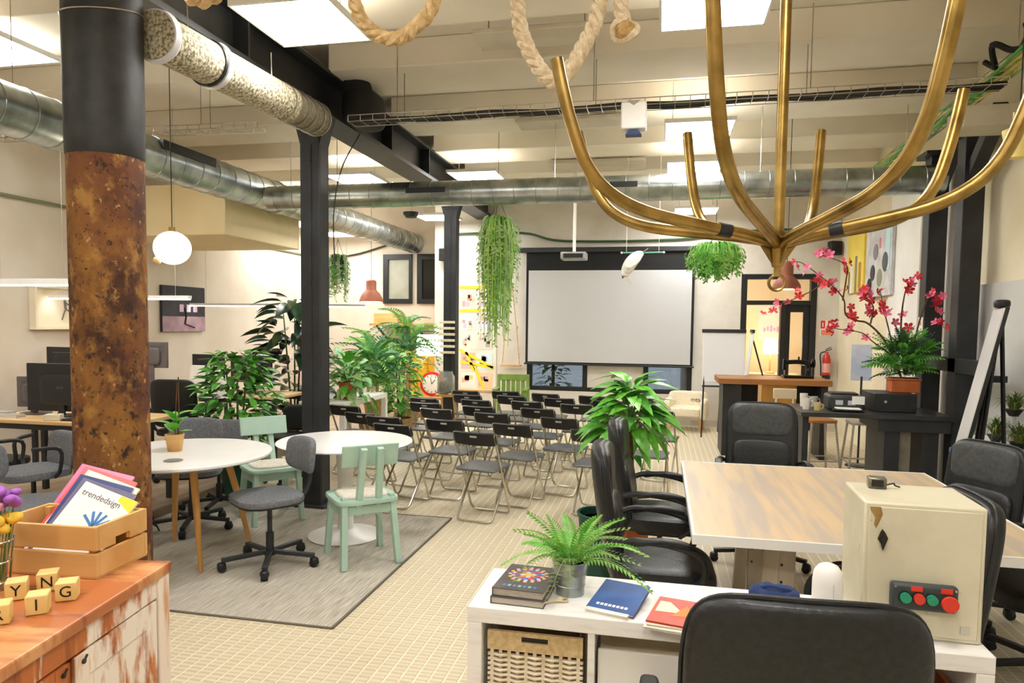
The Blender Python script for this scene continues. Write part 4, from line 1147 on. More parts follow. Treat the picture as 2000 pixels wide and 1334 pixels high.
# ---- pot on the round table and coaster
t = root('small_pot_plant', (-3.2, 4.13, RZ + .722), R(20), 'small leafy plant in a square-shouldered wooden pot on the oak-legged table', 'plant')
B().lathe([(0, 0), (.045, 0), (.062, .115), (.055, .117), (.05, .1), (0, .1)], 28).obj('pot', pine, t)
B().lathe([(0, .102), (.052, .102)], 20).obj('soil', soil, t)
lm = leaf_mesh('broad_leaf', leaf_bright, .6, .35)
for k in range(9):
    a = k * 2.4; el = R(35 + 8 * (k % 4)); 
    inst('leaf', lm, t, aim((.01 * math.cos(a), .01 * math.sin(a), .11 + .015 * k), (math.cos(a) * math.cos(el), math.sin(a) * math.cos(el), math.sin(el)), 0, .11 + .012 * (k % 3)))
B().tube(bez([(.02, 0, .1), (.03, 0, .25), (.025, .01, .42), (.03, 0, .5)], 5), .004, 6).obj('tall_stem', bark, t)
B().tube(bez([(.0, .01, .1), (.01, .0, .28), (.02, .01, .48)], 5), .003, 6).obj('tall_stem', bark, t)
t = root('coaster', (-2.98, 3.83, RZ + .7225), 0, 'thin grey oval coaster on the oak-legged round table', 'coaster')
B().lathe([(0, 0), (.055, 0), (.057, .003), (.05, .006), (0, .005)], 28).obj('disc', mat('stone_grey', '#8d8a84', '#77746e', 20, .6), t)
# ---- green bin, potted leafy plant by the leather chairs
t = root('waste_bin', (-.33, 4.2, .0045), 0, 'dark green waste bin behind the leather chair pair', 'bin')
grn = mat('dark_green_plastic', '#0f4a3c', '#0c3e33', 10, .5)
B().lathe([(0, 0), (.1, 0), (.135, .46), (.142, .465), (.142, .48), (.13, .48), (.125, .46), (.095, .02), (0, .02)], 32).obj('bin_body', grn, t)
B().tube([(.14 * math.cos(a), .14 * math.sin(a), .478) for a in np.linspace(0, 2 * PI, 33)[:-1]], .006, 6, closed=True).obj('rim', grn, t)
B().lathe([(0, .44), (.125, .44)], 24).obj('liner', black_plastic, t)
# ---------------------------------------------------------------- back wall: screen, projector, bird
t = root('projection_screen', (-.85, 11.46, 0), 0, 'wide pull-down projection screen with black borders in front of the window', 'screen')
bk = mat('matte_black_cloth', '#0f1012', rough=.8)
B().box(-1.48, 1.4, -.05, .05, 2.78, 2.86).obj('roller_case', black_plastic, t, bevel=.01)
B().box(-1.35, 1.35, 0, .004, 2.49, 2.78).obj('drop_band', bk, t, smooth=0)
B().box(-1.35, -1.31, 0, .004, .99, 2.49).box(1.31, 1.35, 0, .004, .99, 2.49).box(-1.35, 1.35, 0, .004, .965, .99).obj('border', bk, t, smooth=0)
B().box(-1.31, 1.31, 0, .004, .99, 2.49).obj('projection_surface', mat('screen_white', '#c6c7c9', '#bfc0c2', .6, .8), t, smooth=0)
B().tube([(-1.37, .002, .955), (1.37, .002, .955)], .016, 10).obj('weight_bar', black_plastic, t)
for sx in (-1.44, 1.36): B().box(sx - .03, sx + .03, .05, .14, 2.8, 2.84).obj('wall_bracket', black_plastic, t, smooth=0)
t = root('projector', (-1.17, 9.5, 2.48), 0, 'grey ceiling projector on a white pole in front of the screen', 'projector')
B().box(-.17, .17, -.13, .13, 0, .1).obj('body', mat('projector_grey', '#8f8f8e', '#a3a3a1', 8, .4), t, bevel=.015)
B().box(-.13, .13, -.134, -.13, .02, .075).obj('rear_panel', black_plastic, t, smooth=0)
B().tube([(.08, .13, .05), (.08, .15, .05)], .03, 16).obj('lens', black_gloss, t)
B().tube([(0, 0, .1), (0, 0, 1.47)], .022, 12).obj('pole', white_paint, t)
B().lathe([(.07, 1.455), (.07, 1.47), (0, 1.47)], 16).obj('ceiling_flange', white_paint, t)
t = root('cockatoo_figure', (-.37, 9.0, 2.42), 0, 'white cockatoo figure hanging head down from a perch before the screen', 'bird')
bw_ = mat('white_plumage', '#f6f2ea', '#e6dfd2', 20, .8, bump=.2)
pts = bez([(.13, 0, .1), (.06, 0, .06), (-.01, 0, -.01), (-.06, 0, -.09), (-.09, 0, -.15), (-.1, 0, -.2)], 5)
rr = [.012 + .055 * math.sin(PI * min(1, (i + 1) / (len(pts) * .72))) ** .8 if i < len(pts) * .6 else .04 for i in range(len(pts))]
n_ = len(pts)
rr = [.018 + .062 * math.sin(PI * (i / n_) ** .8) for i in range(n_)]
rr[-1] = .028; rr[-2] = .044; rr[-3] = .05; rr[-4] = .05
B().tube(pts, rr, 16).obj('body', bw_, t)
for sx in (-1, 1): B().blob((.02, sx * .05, .0), .05, .018, .13, 1, 1, 16, 12, m=Matrix.Rotation(R(45), 4, 'Y') @ Matrix.Rotation(R(sx * 12), 4, 'X')).obj('wing', bw_, t)
B().tube(bez([(-.105, 0, -.19), (-.12, 0, -.2), (-.118, 0, -.225)], 4), [.016, .015, .014, .013, .012, .01, .008, .005, .003], 8).obj('beak', black_plastic, t)
for sx in (-1, 1): B().blob((-.092, sx * .034, -.165), .007, .005, .007, 1, 1, 8, 6).obj('eye', black_plastic, t)
for k in range(4): inst('crest_feather', leaf_mesh('feather', mat('yellow_feather', '#f0dc8a', rough=.7), .2, -.3), t, aim((-.085 + .008 * k, 0, -.2), (.05 + .1 * k, .1 * (k - 1.5), -1), 0, .1))
for k in range(5): inst('tail_feather', leaf_mesh('tail', bw_, .3, .0), t, aim((.1, 0, .08), (.6, .15 * (k - 2), .5), 0, .12))
for sx in (-1, 1): B().tube([(.04, sx * .025, .03), (.03, sx * .025, .09)], .008, 6).obj('foot', char_metal, t)
t = root('bird_perch', (-.25, 9.0, 2.52), 0, 'thin green perch bar on strings holding the white cockatoo', 'perch')
B().tube([(-.26, 0, 0), (.26, 0, 0)], .011, 8).obj('bar', mat('verdigris', '#5f9a8a', rough=.5), t)
for sx in (-.2, .2): B().tube([(sx, 0, 0), (sx, 0, 1.2)], .0025, 4).obj('string', paper, t)
for sx in (-.26, .26): B().blob((sx, 0, 0), .015, .015, .015, 1, 1, 8, 6).obj('end_knob', white_paint, t)
# ---- poster board with yellow tape
t = root('poster_board', (-3.06, 11.585, 0), 0, 'tall collage of posters crossed by yellow tape beside the thin column', 'poster board')
B().box(-.33, .33, 0, .012, .46, 2.27).obj('board', mat('pale_board', '#ece6da', '#dfd6c8', 3, .9), t, smooth=0)
B().box(-.34, .34, -.006, 0, .44, .47).obj('lower_batten', oak, t, smooth=0)
random.seed(5)
pc = ['#e9c9bd', '#f0d3cf', '#c9d0dc', '#d9d3e6', '#f0e2d2', '#d6cfc8', '#e8b8a8', '#cfe0e6', '#efe9dd', '#f3c9a0']
pi = 0
for r_, (z0, h) in enumerate(((1.83, .36), (1.5, .3), (1.17, .3), (.83, .31), (.5, .3))):
    for c_ in range(2):
        x = -.29 + c_ * .3
        o = B().box(x, x + .26, -.004 - .001 * c_, 0, z0, z0 + h - .03).obj('poster', mat('poster_%d' % pi, pc[pi % 10], rough=.6), t, smooth=0)
        for q in range(5):
            a, b_ = random.uniform(.02, .16), random.uniform(.02, h - .14)
            B().box(x + a, x + a + random.uniform(.03, .09), -.006, -.0045, z0 + b_, z0 + b_ + random.uniform(.03, .1)).obj('printed_block', mat('pblock_%d' % (q + pi % 3), ['#d98a80', '#8a8488', '#e6b98a', '#b7b0d4', '#eba0a0', '#a89f96', '#ecd08a'][(q + pi) % 7], rough=.6), o, smooth=0)
        pi += 1
tape = mat('yellow_tape', '#f2d81f', rough=.5)
for p, q in (((-.32, 2.22), (.26, 2.22)), ((-.32, 1.82), (.3, 1.84)), ((-.32, 1.16), (.28, .86)), ((-.3, .95), (.3, .86)), ((-.2, 1.12), (-.05, .8)), ((-.06, .9), (.12, .5))):
    B().bar((p[0], -.0085, p[1]), (q[0], -.0085, q[1]), .045, .002, (0, 1, 0)).obj('tape_strip', tape, t, smooth=0)
# ---- wall swing
t = root('rope_swing', (-2.45, 11.47, 0), 0, 'small wooden swing seat on two ropes hung flat against the wall', 'swing')
B().box(-.17, .17, -.06, .06, .9, .925).obj('seat_board', oak, t, bevel=.004)
for sx in (-1, 1):
    B().tube(bez([(sx * .15, 0, .915), (sx * .1, 0, 1.45), (sx * .06, 0, 1.8), (sx * .01, 0, 2.22)], 5), .008, 6).obj('rope', ropem, t)
    B().blob((sx * .1, 0, 1.55), .018, .018, .03, 1, 1, 10, 6).obj('rope_knot', ropem, t)
B().tube([(0, .12, 2.22), (0, -.01, 2.22)], .01, 8).obj('wall_hook', char_metal, t)
# ---- green wooden chair
t = root('garden_chair', (-2.32, 10.95, 0), R(185), 'olive green wooden slatted armchair below the swing', 'chair')
gch = mat('olive_paint', '#7f9a4a', '#6f8a3e', 8, .6)
for sx in (-1, 1):
    B().box(sx * .24 - .025, sx * .24 + .025, -.24, -.19, 0, .78).obj('rear_leg', gch, t, bevel=.004)
    B().box(sx * .24 - .025, sx * .24 + .025, .2, .25, 0, .56).obj('front_leg', gch, t, bevel=.004)
    B().box(sx * .24 - .035, sx * .24 + .035, -.2, .27, .56, .585).obj('arm', gch, t, bevel=.004)
B().box(-.265, .265, -.235, -.195, .69, .79).obj('top_rail', gch, t, bevel=.004)
B().box(-.22, .22, -.23, -.2, .42, .47).obj('lower_rail', gch, t, bevel=.004)
for k in range(5): B().box(-.19 + k * .08, -.13 + k * .08, -.225, -.205, .47, .69).obj('back_slat', gch, t, smooth=0)
for k in range(5): B().box(-.22, .22, -.18 + k * .085, -.11 + k * .085, .38, .4).obj('seat_slat', gch, t, smooth=0)
# ---- flip chart and second one behind
def flipchart(loc, rz, label, w=.6):
    t = root('flip_chart', loc, rz, label, 'flip chart', 'flip chart easels')
    m = Matrix.Translation((0, 0, .74)) @ Matrix.Rotation(R(-6), 4, 'X')
    B().box(-w / 2, w / 2, 0, .015, 0, .82, m).obj('board', white_paint, t, bevel=.004)
    B().box(-w / 2 + .02, w / 2 - .02, -.006, 0, .06, .76, m).obj('paper_pad', mat('cool_paper', '#eef0f6', rough=.6), t, smooth=0)
    B().box(-w / 2 - .01, w / 2 + .01, -.02, .02, .78, .83, m).obj('clamp_bar', black_plastic, t, bevel=.005)
    B().box(-w / 2, w / 2, -.05, .0, -.015, .01, m).obj('pen_tray', char_metal, t, smooth=0)
    for sx in (-1, 1): B().tube([(sx * w * .45, .03, .95), (sx * w * .5, -.1, 0)], .012, 8).obj('leg', char_metal, t)
    B().tube([(0, .1, 1.4), (0, .5, 0)], .012, 8).obj('rear_leg', char_metal, t)
    return t
flipchart((.9, 10.55, 0), R(2), 'white flip chart easel standing beside the counter, facing the chairs')
flipchart((1.25, 11.0, 0), R(-94), 'second flip chart seen edge-on behind the first one')
# ---- cream armchair
t = root('tub_armchair', (.41, 11.1, 0), R(172), 'small cream tub armchair with lettering on its back cushion', 'armchair')
crf = mat('cream_upholstery', '#efe6d0', '#e4d8bd', 30, .9, bump=.1)
B().blob((0, .02, .3), .24, .25, .075, .35, .4, 28, 10).obj('seat_cushion', crf, t)
B().blob((0, -.23, .4), .3, .06, .19, .3, .4, 30, 12).obj('back', crf, t)
for sx in (-1, 1):
    B().blob((sx * .27, .0, .34), .05, .26, .15, .35, .4, 24, 10).obj('arm', crf, t)
    for sy in (-.2, .2): B().tube([(sx * .24, sy, .0), (sx * .22, sy * .9, .22)], [.012, .02], 8).obj('leg', oak, t)
text('mts', .1, ink, t, Matrix.Translation((-.12, -.165, .46)) @ Matrix.Rotation(PI, 4, 'Z') @ Matrix.Rotation(PI / 2, 4, 'X'))
# ---- fire point and speaker
t = root('fire_extinguisher', (2.49, 11.5, .82), 0, 'red fire extinguisher hung on the wall beside the glazed door', 'fire extinguisher')
redm = mat('extinguisher_red', '#c9342a', rough=.35)
B().lathe([(0, 0), (.055, 0), (.058, .02), (.058, .3), (.045, .36), (.02, .39), (.018, .42), (0, .42)], 24).obj('cylinder', redm, t)
B().lathe([(.0585, .1), (.0592, .1), (.0592, .24), (.0585, .24)], 24).obj('label_band', mat('label_pink', '#e6a89c', rough=.5), t)
B().lathe([(.056, 0), (.06, .0), (.06, .06), (.056, .06)], 24).obj('foot_ring', black_plastic, t)
B().bar((-.02, 0, .43), (.07, 0, .46), .02, .012).bar((-.02, 0, .45), (.06, 0, .49), .018, .01).obj('valve_lever', black_plastic, t)
B().tube(bez([(-.02, 0, .42), (-.09, 0, .38), (-.08, 0, .2), (-.075, 0, .05)], 6), .01, 6).obj('hose', black_plastic, t)
B().box(-.03, .03, .058, .1, .2, .32).obj('wall_hook', char_metal, t, smooth=0)
t = root('fire_sign', (2.49, 11.592, 1.6), 0, 'red and white fire equipment sign above the extinguisher', 'sign')
B().box(-.09, .09, 0, .006, -.12, .12).obj('plate', paper, t, smooth=0)
rs_ = mat('sign_red', '#d43a2a', rough=.5)
for x0, x1 in ((-.085, -.02), (.02, .085)): B().box(x0, x1, -.003, 0, -.01, .115).obj('red_field', rs_, t, smooth=0)
B().box(-.075, .075, -.003, 0, -.11, -.03).obj('caption_field', mat('sign_orange', '#e58a6a', rough=.5), t, smooth=0)
B().box(-.06, -.045, -.005, -.003, .02, .08).box(.04, .065, -.005, -.003, .01, .07).obj('pictogram', paper, t, smooth=0)
for x, y, z, lab in ((2.54, 11.46, 2.7, 'small black loudspeaker high in the corner above the glazed door'), (-3.62, 11.49, 2.66, 'small black loudspeaker on the pier behind the thin black column')):
    t = root('wall_speaker', (x, y, z), R(15 if x > 0 else -15), lab, 'loudspeaker', 'small wall loudspeakers')
    B().box(-.085, .085, -.06, .07, 0, .21).obj('cabinet', black_plastic, t, bevel=.01)
    B().tube([(0, -.061, .08), (0, -.066, .08)], .055, 20).obj('cone', rubber, t)
    B().tube([(0, -.061, .17), (0, -.066, .17)], .022, 16).obj('tweeter', rubber, t)
    B().tube([(0, .07, .1), (0, .12, .1)], .015, 8).obj('bracket', black_plastic, t)
# ---- beyond the door
t = root('table_lamp', (1.96, 13.5, .0), 0, 'glowing cream table lamp in the room beyond the glazed door', 'lamp')
shade = mat('lit_shade', '#fff0d0', emit=6)
B().lathe([(.1, 1.12), (.13, 1.12), (.115, 1.4), (.09, 1.4)], 24).obj('shade', shade, t)
B().tube([(0, 0, .76), (0, 0, 1.2)], .015, 8).obj('stem', oak, t)
B().lathe([(0, .75), (.09, .75), (.08, .78), (.02, .8)], 20).obj('base', oak, t)
t = root('side_cabinet', (1.96, 13.6, 0), 0, 'peach cabinet under the lamp beyond the door', 'cabinet')
B().box(-.6, .5, -.25, .3, 0, .75).obj('body', mat('peach_laminate', '#e6c39a', rough=.6), t, bevel=.005)
for sx in (-.6, -.05): B().box(sx + .02, sx + .53, -.262, -.25, .04, .7).obj('door', MATS['peach_laminate'], t, bevel=.004)
t = root('wall_poster', (2.08, 14.19, 1.35), 0, 'pale pink poster on the wall beyond the glazed door', 'poster')
B().box(-.26, .26, 0, .008, 0, .65).obj('sheet', mat('pink_paper', '#f3cdb8', '#f0c0ae', 3, .7), t, smooth=0)
for k in range(5): B().box(-.16 + .06 * k, -.12 + .06 * k, -.002, 0, .16 + .02 * (k % 2), .24 + .02 * (k % 3)).obj('printed_mark', mat('pink_print', '#e28fb0', rough=.6), t, smooth=0)

# ---------------------------------------------------------------- counter, black desk and their things
t = root('wooden_counter', (.71, 9.0, 0), 0, 'brown wooden bar counter on black legs in front of the glazed door', 'counter')
B().box(0, 1.32, 0, .68, .9, .97).obj('worktop', walnut, t, bevel=.006)
B().box(.06, .28, .04, .62, 0, .9).obj('end_panel', steel_black, t, bevel=.004)
B().box(.52, .92, .03, .06, .5, .9).obj('apron_panel', mat('ochre_ply', '#b98a3e', '#a37731', 5, .6, stretch=(1, 1, .2)), t, smooth=0)
B().box(.28, .52, .4, .43, .4, .9).obj('back_panel', black_plastic, t, smooth=0)
B().box(.92, 1.2, .4, .43, .5, .9).obj('back_panel', black_plastic, t, smooth=0)
B().box(.28, .52, .1, .4, .42, .62).obj('cardboard_carton', mat('carton', '#c08a5c', rough=.8), t, smooth=0)
B().box(1.2, 1.28, .04, .62, 0, .9).obj('end_panel', steel_black, t, bevel=.004)
t = root('sewing_machine', (1.7, 9.35, .9705), R(4), 'black antique sewing machine standing on the wooden counter', 'sewing machine')
sb = black_gloss
B().box(-.19, .17, -.08, .08, 0, .035).obj('bed', sb, t, bevel=.006)
B().tube(bez([(.12, 0, .03), (.12, 0, .12), (.1, 0, .19), (.0, 0, .205), (-.12, 0, .2), (-.17, 0, .19)], 6), [.04] * 6 + [.035] * 8 + [.028] * 17, 14).obj('arm', sb, t)
B().box(-.19, -.15, -.025, .025, .1, .24).obj('needle_head', sb, t, bevel=.008)
B().tube([(-.17, 0, .1), (-.17, 0, .04)], .006, 6).obj('needle_bar', chrome, t)
B().tube([(.15, 0, .19), (.165, 0, .19), (.185, 0, .19)], [.03, .06, .06], 20).obj('hand_wheel', sb, t)
B().tube([(.0, 0, .22), (.0, 0, .27)], .012, 8).obj('spool_pin', sb, t)
t = root('bar_stool', (1.42, 8.72, 0), 0, 'pale low-back stool standing at the wooden counter', 'stool')
pst = mat('pale_birch', '#d9cfb4', rough=.6)
B().box(-.13, .13, -.16, -.14, .78, .9).obj('backrest', pst, t, bevel=.01)
for sx in (-1, 1):
    B().tube([(sx * .09, -.15, .84), (sx * .1, -.14, .58), (sx * .15, -.18, 0)], .012, 8).obj('rear_leg', pst, t)
    B().tube([(sx * .1, .1, .58), (sx * .15, .16, 0)], .012, 8).obj('front_leg', pst, t)
B().blob((0, -.02, .6), .15, .15, .02, .3, .6, 24, 8).obj('seat', pst, t)
t = root('black_desk', (1.2, 6.4, 0), 0, 'long black desk along the wall posts carrying the planter', 'desk')
B().box(0, 1.2, 0, .68, .845, .885).obj('worktop', mat('black_desk_top', '#232526', '#2f3233', 10, .35), t, bevel=.004)
B().box(.62, 1.18, .02, .6, .74, .845).obj('drawer_unit', steel_black, t, bevel=.004)
for x in (.68, .98): B().box(x, x + .12, .05, .6, 0, .74).obj('leg_panel', steel_black, t, bevel=.003)
B().box(.02, .07, .04, .62, 0, .845).obj('leg_panel', steel_black, t, bevel=.003)
B().box(.8, .9, .1, .2, 0, .74).obj('grey_post', mat('worn_steel', '#8d897c', '#6f6b60', 6, .5, metal=.4), t, smooth=0)
t = root('equipment_case', (1.83, 6.6, .8855), 0, 'black metal equipment case under the terracotta planter', 'case')
B().box(0, .34, 0, .4, 0, .16).obj('case_body', mat('case_black', '#1b1e20', '#25292b', 10, .5), t, bevel=.006)
B().tube([(.09, -.004, .09), (.09, .0, .09)], .012, 12).obj('dial', chrome, t)
B().box(.01, .33, -.003, 0, .14, .15).obj('seam', black_plastic, t, smooth=0)
t = root('printer', (1.46, 6.62, .8855), R(-4), 'dark desktop printer with white papers on the black desk', 'printer')
B().box(0, .3, 0, .3, 0, .13).obj('body', mat('printer_dark', '#2c3032', '#373b3d', 10, .45), t, bevel=.02)
B().box(.03, .27, -.12, 0, .01, .022).obj('paper_tray', black_plastic, t, smooth=0)
B().box(.05, .25, -.11, .0, .022, .03).obj('paper_stack', paper, t, smooth=0)
B().box(.04, .26, .1, .28, .13, .145).obj('lid', black_plastic, t, bevel=.004)
for k in range(2): B().box(.06 + .1 * k, .12 + .1 * k, -.004, 0, .05, .09).obj('key_pad', mat('grey_keys', '#b4bcc2', rough=.5), t, smooth=0)
B().box(.19, .29, -.02, -.012, .06, .13).obj('notice', paper, t, smooth=0)
for k, (x, y, r_, h, c_) in enumerate(((1.28, 6.62, .035, .1, '#e8e4da'), (1.36, 6.56, .03, .07, '#d8c58a'), (1.4, 6.9, .03, .09, '#c9c9c6'), (1.3, 6.85, .035, .12, '#efece6'))):
    t = root('desk_cup', (x, y, .8855), 0, ['white mug on the black desk nearest the printer', 'pale yellow cup at the front edge of the black desk', 'grey beaker behind the yellow cup on the black desk', 'tall white cup at the back of the black desk'][k], 'cup', 'cups on the black desk')
    B().lathe([(0, 0), (r_ * .85, 0), (r_, h), (r_ * .9, h), (r_ * .8, .008), (0, .008)], 18).obj('cup_body', mat('cup_%d' % k, c_, rough=.3), t)
    B().tube(bez([(r_ * .95, 0, h * .8), (r_ * 1.6, 0, h * .7), (r_ * 1.5, 0, h * .3), (r_ * .9, 0, h * .25)], 4), .005, 6).obj('handle', MATS['cup_%d' % k], t)
t = root('leaflet_stand', (2.28, 8.75, 0), R(-8), 'tall pale blue sign panel on a stand behind the printer', 'sign')
B().box(-.11, .11, 0, .012, 1.0, 1.42, Matrix.Rotation(R(-3), 4, 'X')).obj('panel', mat('blue_print_panel', '#d7dff0', '#a9bfe0', 3, .5), t, bevel=.003)
B().tube([(0, .03, 0), (0, .0, 1.05)], .012, 8).obj('pole', char_metal, t)
B().lathe([(0, 0), (.14, 0), (.13, .015), (0, .02)], 20, (0, .03, 0)).obj('foot', char_metal, t)
# metal stool
for x, y, lab, gl in ((2.2, 8.3, 'grey tubular metal stool under the black desk, in front', 0), (1.75, 8.35, 'grey tubular metal stool with a brown wooden seat', 1)):
    t = root('metal_stool', (x, y, 0), R(12 * gl), lab, 'stool', 'tubular metal stools')
    gm_ = mat('grey_tube', '#b9b5aa', '#a29e93', 6, .4, metal=.7)
    for sx in (-1, 1):
        for sy in (-1, 1): B().tube([(sx * .13, sy * .13, .56), (sx * .18, sy * .18, 0)], .013, 8).obj('leg', gm_, t)
        B().tube([(sx * .17, -.17, .14), (sx * .17, .17, .14)], .009, 6).obj('foot_rail', gm_, t)
        B().tube([(-.17, sx * .17, .14), (.17, sx * .17, .14)], .009, 6).obj('foot_rail', gm_, t)
    B().blob((0, 0, .575), .165, .165, .02, .3, .4, 24, 8).obj('seat', walnut if gl else gm_, t)
# planter, bush and blossoms
t = root('planter_bush', (2.12, 6.82, 1.0465), 0, 'bushy green plant in a rectangular terracotta planter on the black case', 'plant')
B().box(-.115, .115, -.085, .085, 0, .11).obj('planter', terracotta, t, bevel=.006)
B().box(-.125, .125, -.095, .095, .11, .125).obj('rim', terracotta, t, bevel=.004)
B().box(-.105, .105, -.075, .075, .125, .13).obj('soil', soil, t)
random.seed(21)
fm2 = [frond_mesh('sprig', leaf_mid, 9, .22, .2, .012), frond_mesh('sprig', leaf_bright, 9, .24, .1, .012), frond_mesh('sprig', leaf_dark, 9, .22, .3, .012)]
for k in range(150):
    a = random.uniform(0, 2 * PI); el = R(random.uniform(-10, 85)); r0 = random.uniform(0, .11)
    p = Vector((r0 * math.cos(a), r0 * .7 * math.sin(a), .13 + .3 * random.random()))
    inst('sprig', fm2[k % 3], t, aim(p, (math.cos(a) * math.cos(el), math.sin(a) * math.cos(el), math.sin(el)), random.uniform(-1, 1), random.uniform(.15, .25)))
t = root('blossom_branches', (2.12, 6.85, 1.1785), 0, 'bare branches with red and pink silk blossoms rising from the planter', 'branches')
BR = [[(2.11, 1.18), (1.99, 1.48), (1.84, 1.65), (1.73, 1.68), (1.63, 1.73), (1.6, 1.86), (1.52, 1.96), (1.39, 2.08), (1.24, 2.2), (1.15, 2.21)],
      [(1.6, 1.86), (1.63, 2.05), (1.62, 2.17), (1.47, 2.24), (1.33, 2.27)], [(2.1, 1.2), (2.04, 1.34), (1.84, 1.5), (1.76, 1.57), (1.58, 1.6), (1.5, 1.62)],
      [(1.39, 2.08), (1.38, 1.98), (1.23, 1.89), (1.09, 1.83), (.97, 1.78)], [(2.14, 1.2), (2.11, 1.62), (2.13, 1.94), (2.18, 2.07)], [(2.1, 1.2), (1.99, 1.62), (1.93, 1.8), (1.89, 1.96)],
      [(2.15, 1.2), (2.25, 1.8), (2.35, 1.93), (2.41, 1.8), (2.45, 1.62)], [(1.84, 1.65), (1.86, 1.8), (1.8, 1.9), (1.78, 1.98)]]
def petal_mesh(m_):
    b = B()
    for k in range(5):
        a = 2 * PI * k / 5
        d = Vector((math.cos(a), math.sin(a), 0)); s_ = Vector((-math.sin(a), math.cos(a), 0))
        b.add([Vector((0, 0, 0)), d * .55 - s_ * .35 + Vector((0, 0, .25)), d * 1.0 - s_ * .2 + Vector((0, 0, .4)), d * 1.0 + s_ * .2 + Vector((0, 0, .4)), d * .55 + s_ * .35 + Vector((0, 0, .25))], [(0, 1, 2, 3, 4)])
    b.blob((0, 0, .1), .2, .2, .2, 1, 1, 6, 4)
    return smesh(b, 'blossom', m_, 0)
bl = [petal_mesh(mat('crimson_petal', '#d21f3c', rough=.6)), petal_mesh(mat('rose_petal', '#ee6f96', rough=.6)), petal_mesh(mat('red_petal', '#e0303e', rough=.6))]
random.seed(8)
for i, br in enumerate(BR):
    pts = bez([(x - 2.12, .06 * math.sin(i * 1.7 + j * .8) * (j > 0), z - 1.1785) for j, (x, z) in enumerate(br)], 5)
    n_ = len(pts); r0 = .011 if i in (0, 4) else .008
    o = B().tube(pts, [r0 * (1 - .75 * k / n_) for k in range(n_)], 6).obj('branch', bark, t)
    dens = 13 if i in (0, 6, 4) else 10
    for q in range(dens + (6 if i in (0, 7) else 0)):
        k = int(n_ * random.uniform(.35 if i not in (1, 3, 7) else .1, .999)); p = pts[k]
        p = p + Vector((random.uniform(-.05, .05), random.uniform(-.05, .05), random.uniform(-.05, .05)))
        inst('blossom', bl[(q + i) % 3], o, Matrix.Translation(p) @ Euler((random.uniform(-1.5, 1.5), random.uniform(-1.5, 1.5), random.uniform(0, 6))).to_matrix().to_4x4() @ Matrix.Scale(random.uniform(.032, .048), 4))
# ---- leaning easel at the post, paintings, grass plants
t = root('tripod_whiteboard', (2.1, 5.5, 0), R(-17.5), 'tall white board on a black tripod, seen almost edge-on by the posts', 'whiteboard')
m = Matrix.Translation((0, 0, .72)) @ Matrix.Rotation(R(11), 4, 'Y')
B().box(-.012, .012, -.34, .34, 0, 1.06, m).obj('board', black_plastic, t, bevel=.003)
B().box(-.02, -.012, -.33, .33, .01, 1.05, m).obj('writing_face', mat('bright_white_face', '#f7f7f8', rough=.25), t, smooth=0)
B().box(-.05, .0, -.3, .3, -.03, 0, m).obj('pen_tray', mat('blue_tray', '#3c6fb4', rough=.4), t, bevel=.004)
B().tube([(.2, 0, 1.76), (.03, -.3, 0)], .014, 8).obj('leg', black_plastic, t)
B().tube([(.2, 0, 1.76), (.03, .3, 0)], .014, 8).obj('leg', black_plastic, t)
B().tube([(.2, 0, 1.76), (.3, 0, .0)], .014, 8).obj('leg', black_plastic, t)
B().blob((.2, 0, 1.79), .05, .07, .03, .6, .6, 14, 8).obj('head_clamp', black_plastic, t)
for k in range(2): B().tube([(-.02 + .0, -.1 + .15 * k, .735), (-.02, -.02 + .15 * k, .735)], .009, 8).obj('marker_pen', mat('blue_marker', '#1f4fae', rough=.4), t)
t = root('yellow_painting', (2.62, 10.6, 2.1), 0, 'yellow canvas painting with dark figures on the wall near the corner', 'painting')
B().box(0, .03, -.42, .42, 0, .88).obj('canvas', mat('lemon_canvas', '#f2dd6a', '#ead050', 3, .7), t, smooth=0)
for k, (y, z, w_, h, c_) in enumerate(((-.3, .05, .12, .35, '#b98a3a'), (-.1, .0, .1, .5, '#8d8a80'), (.1, .0, .16, .42, '#efeade'), (.25, .0, .08, .3, '#6d6a66'))): B().box(-.003, 0, y, y + w_, z, z + h).obj('painted_figure', mat('fig_%d' % k, c_, rough=.7), t, smooth=0)
t = root('graphic_painting', (2.58, 9.4, 2.0), 0, 'grey and white canvas print of a machine on the cream wall', 'painting')
B().box(0, .035, -.52, .52, 0, .88).obj('canvas', mat('print_canvas', '#dcdcdf', '#b9b9bd', 5, .7), t, smooth=0)
for k, (y, z, r_, c_) in enumerate(((-.1, .22, .2, '#c9cbbf'), (-.1, .22, .12, '#8d8f86'), (.2, .3, .1, '#3d3b40'), (-.3, .4, .12, '#5a585e'), (.1, .55, .1, '#8a868e'), (.32, .15, .09, '#242226'))):
    B().lathe([(0, 0), (r_, 0), (r_ * .9, .004), (0, .004)], 20).obj('printed_wheel', mat('gp_%d' % k, c_, rough=.7), t, loc=(-.001 - .001 * k, y, z), rot=(0, -PI / 2, 0))
B().box(-.006, 0, -.46, -.3, .3, .86).obj('printed_sky', mat('print_aqua', '#bfe0e6', rough=.7), t, smooth=0)
B().box(-.007, 0, -.1, -.04, .58, .7).obj('printed_flag', mat('print_rose', '#d98a94', rough=.7), t, smooth=0)
t = root('white_bench', (2.42, 5.8, 0), 0, 'narrow white bench by the wall carrying grass plants', 'bench')
B().box(0, .2, -.5, .5, .72, .76).obj('top', white_paint, t, bevel=.004)
for y in (-.47, .43):
    for x in (.01, .15): B().box(x, x + .04, y, y + .04, 0, .72).obj('leg', white_paint, t, bevel=.003)
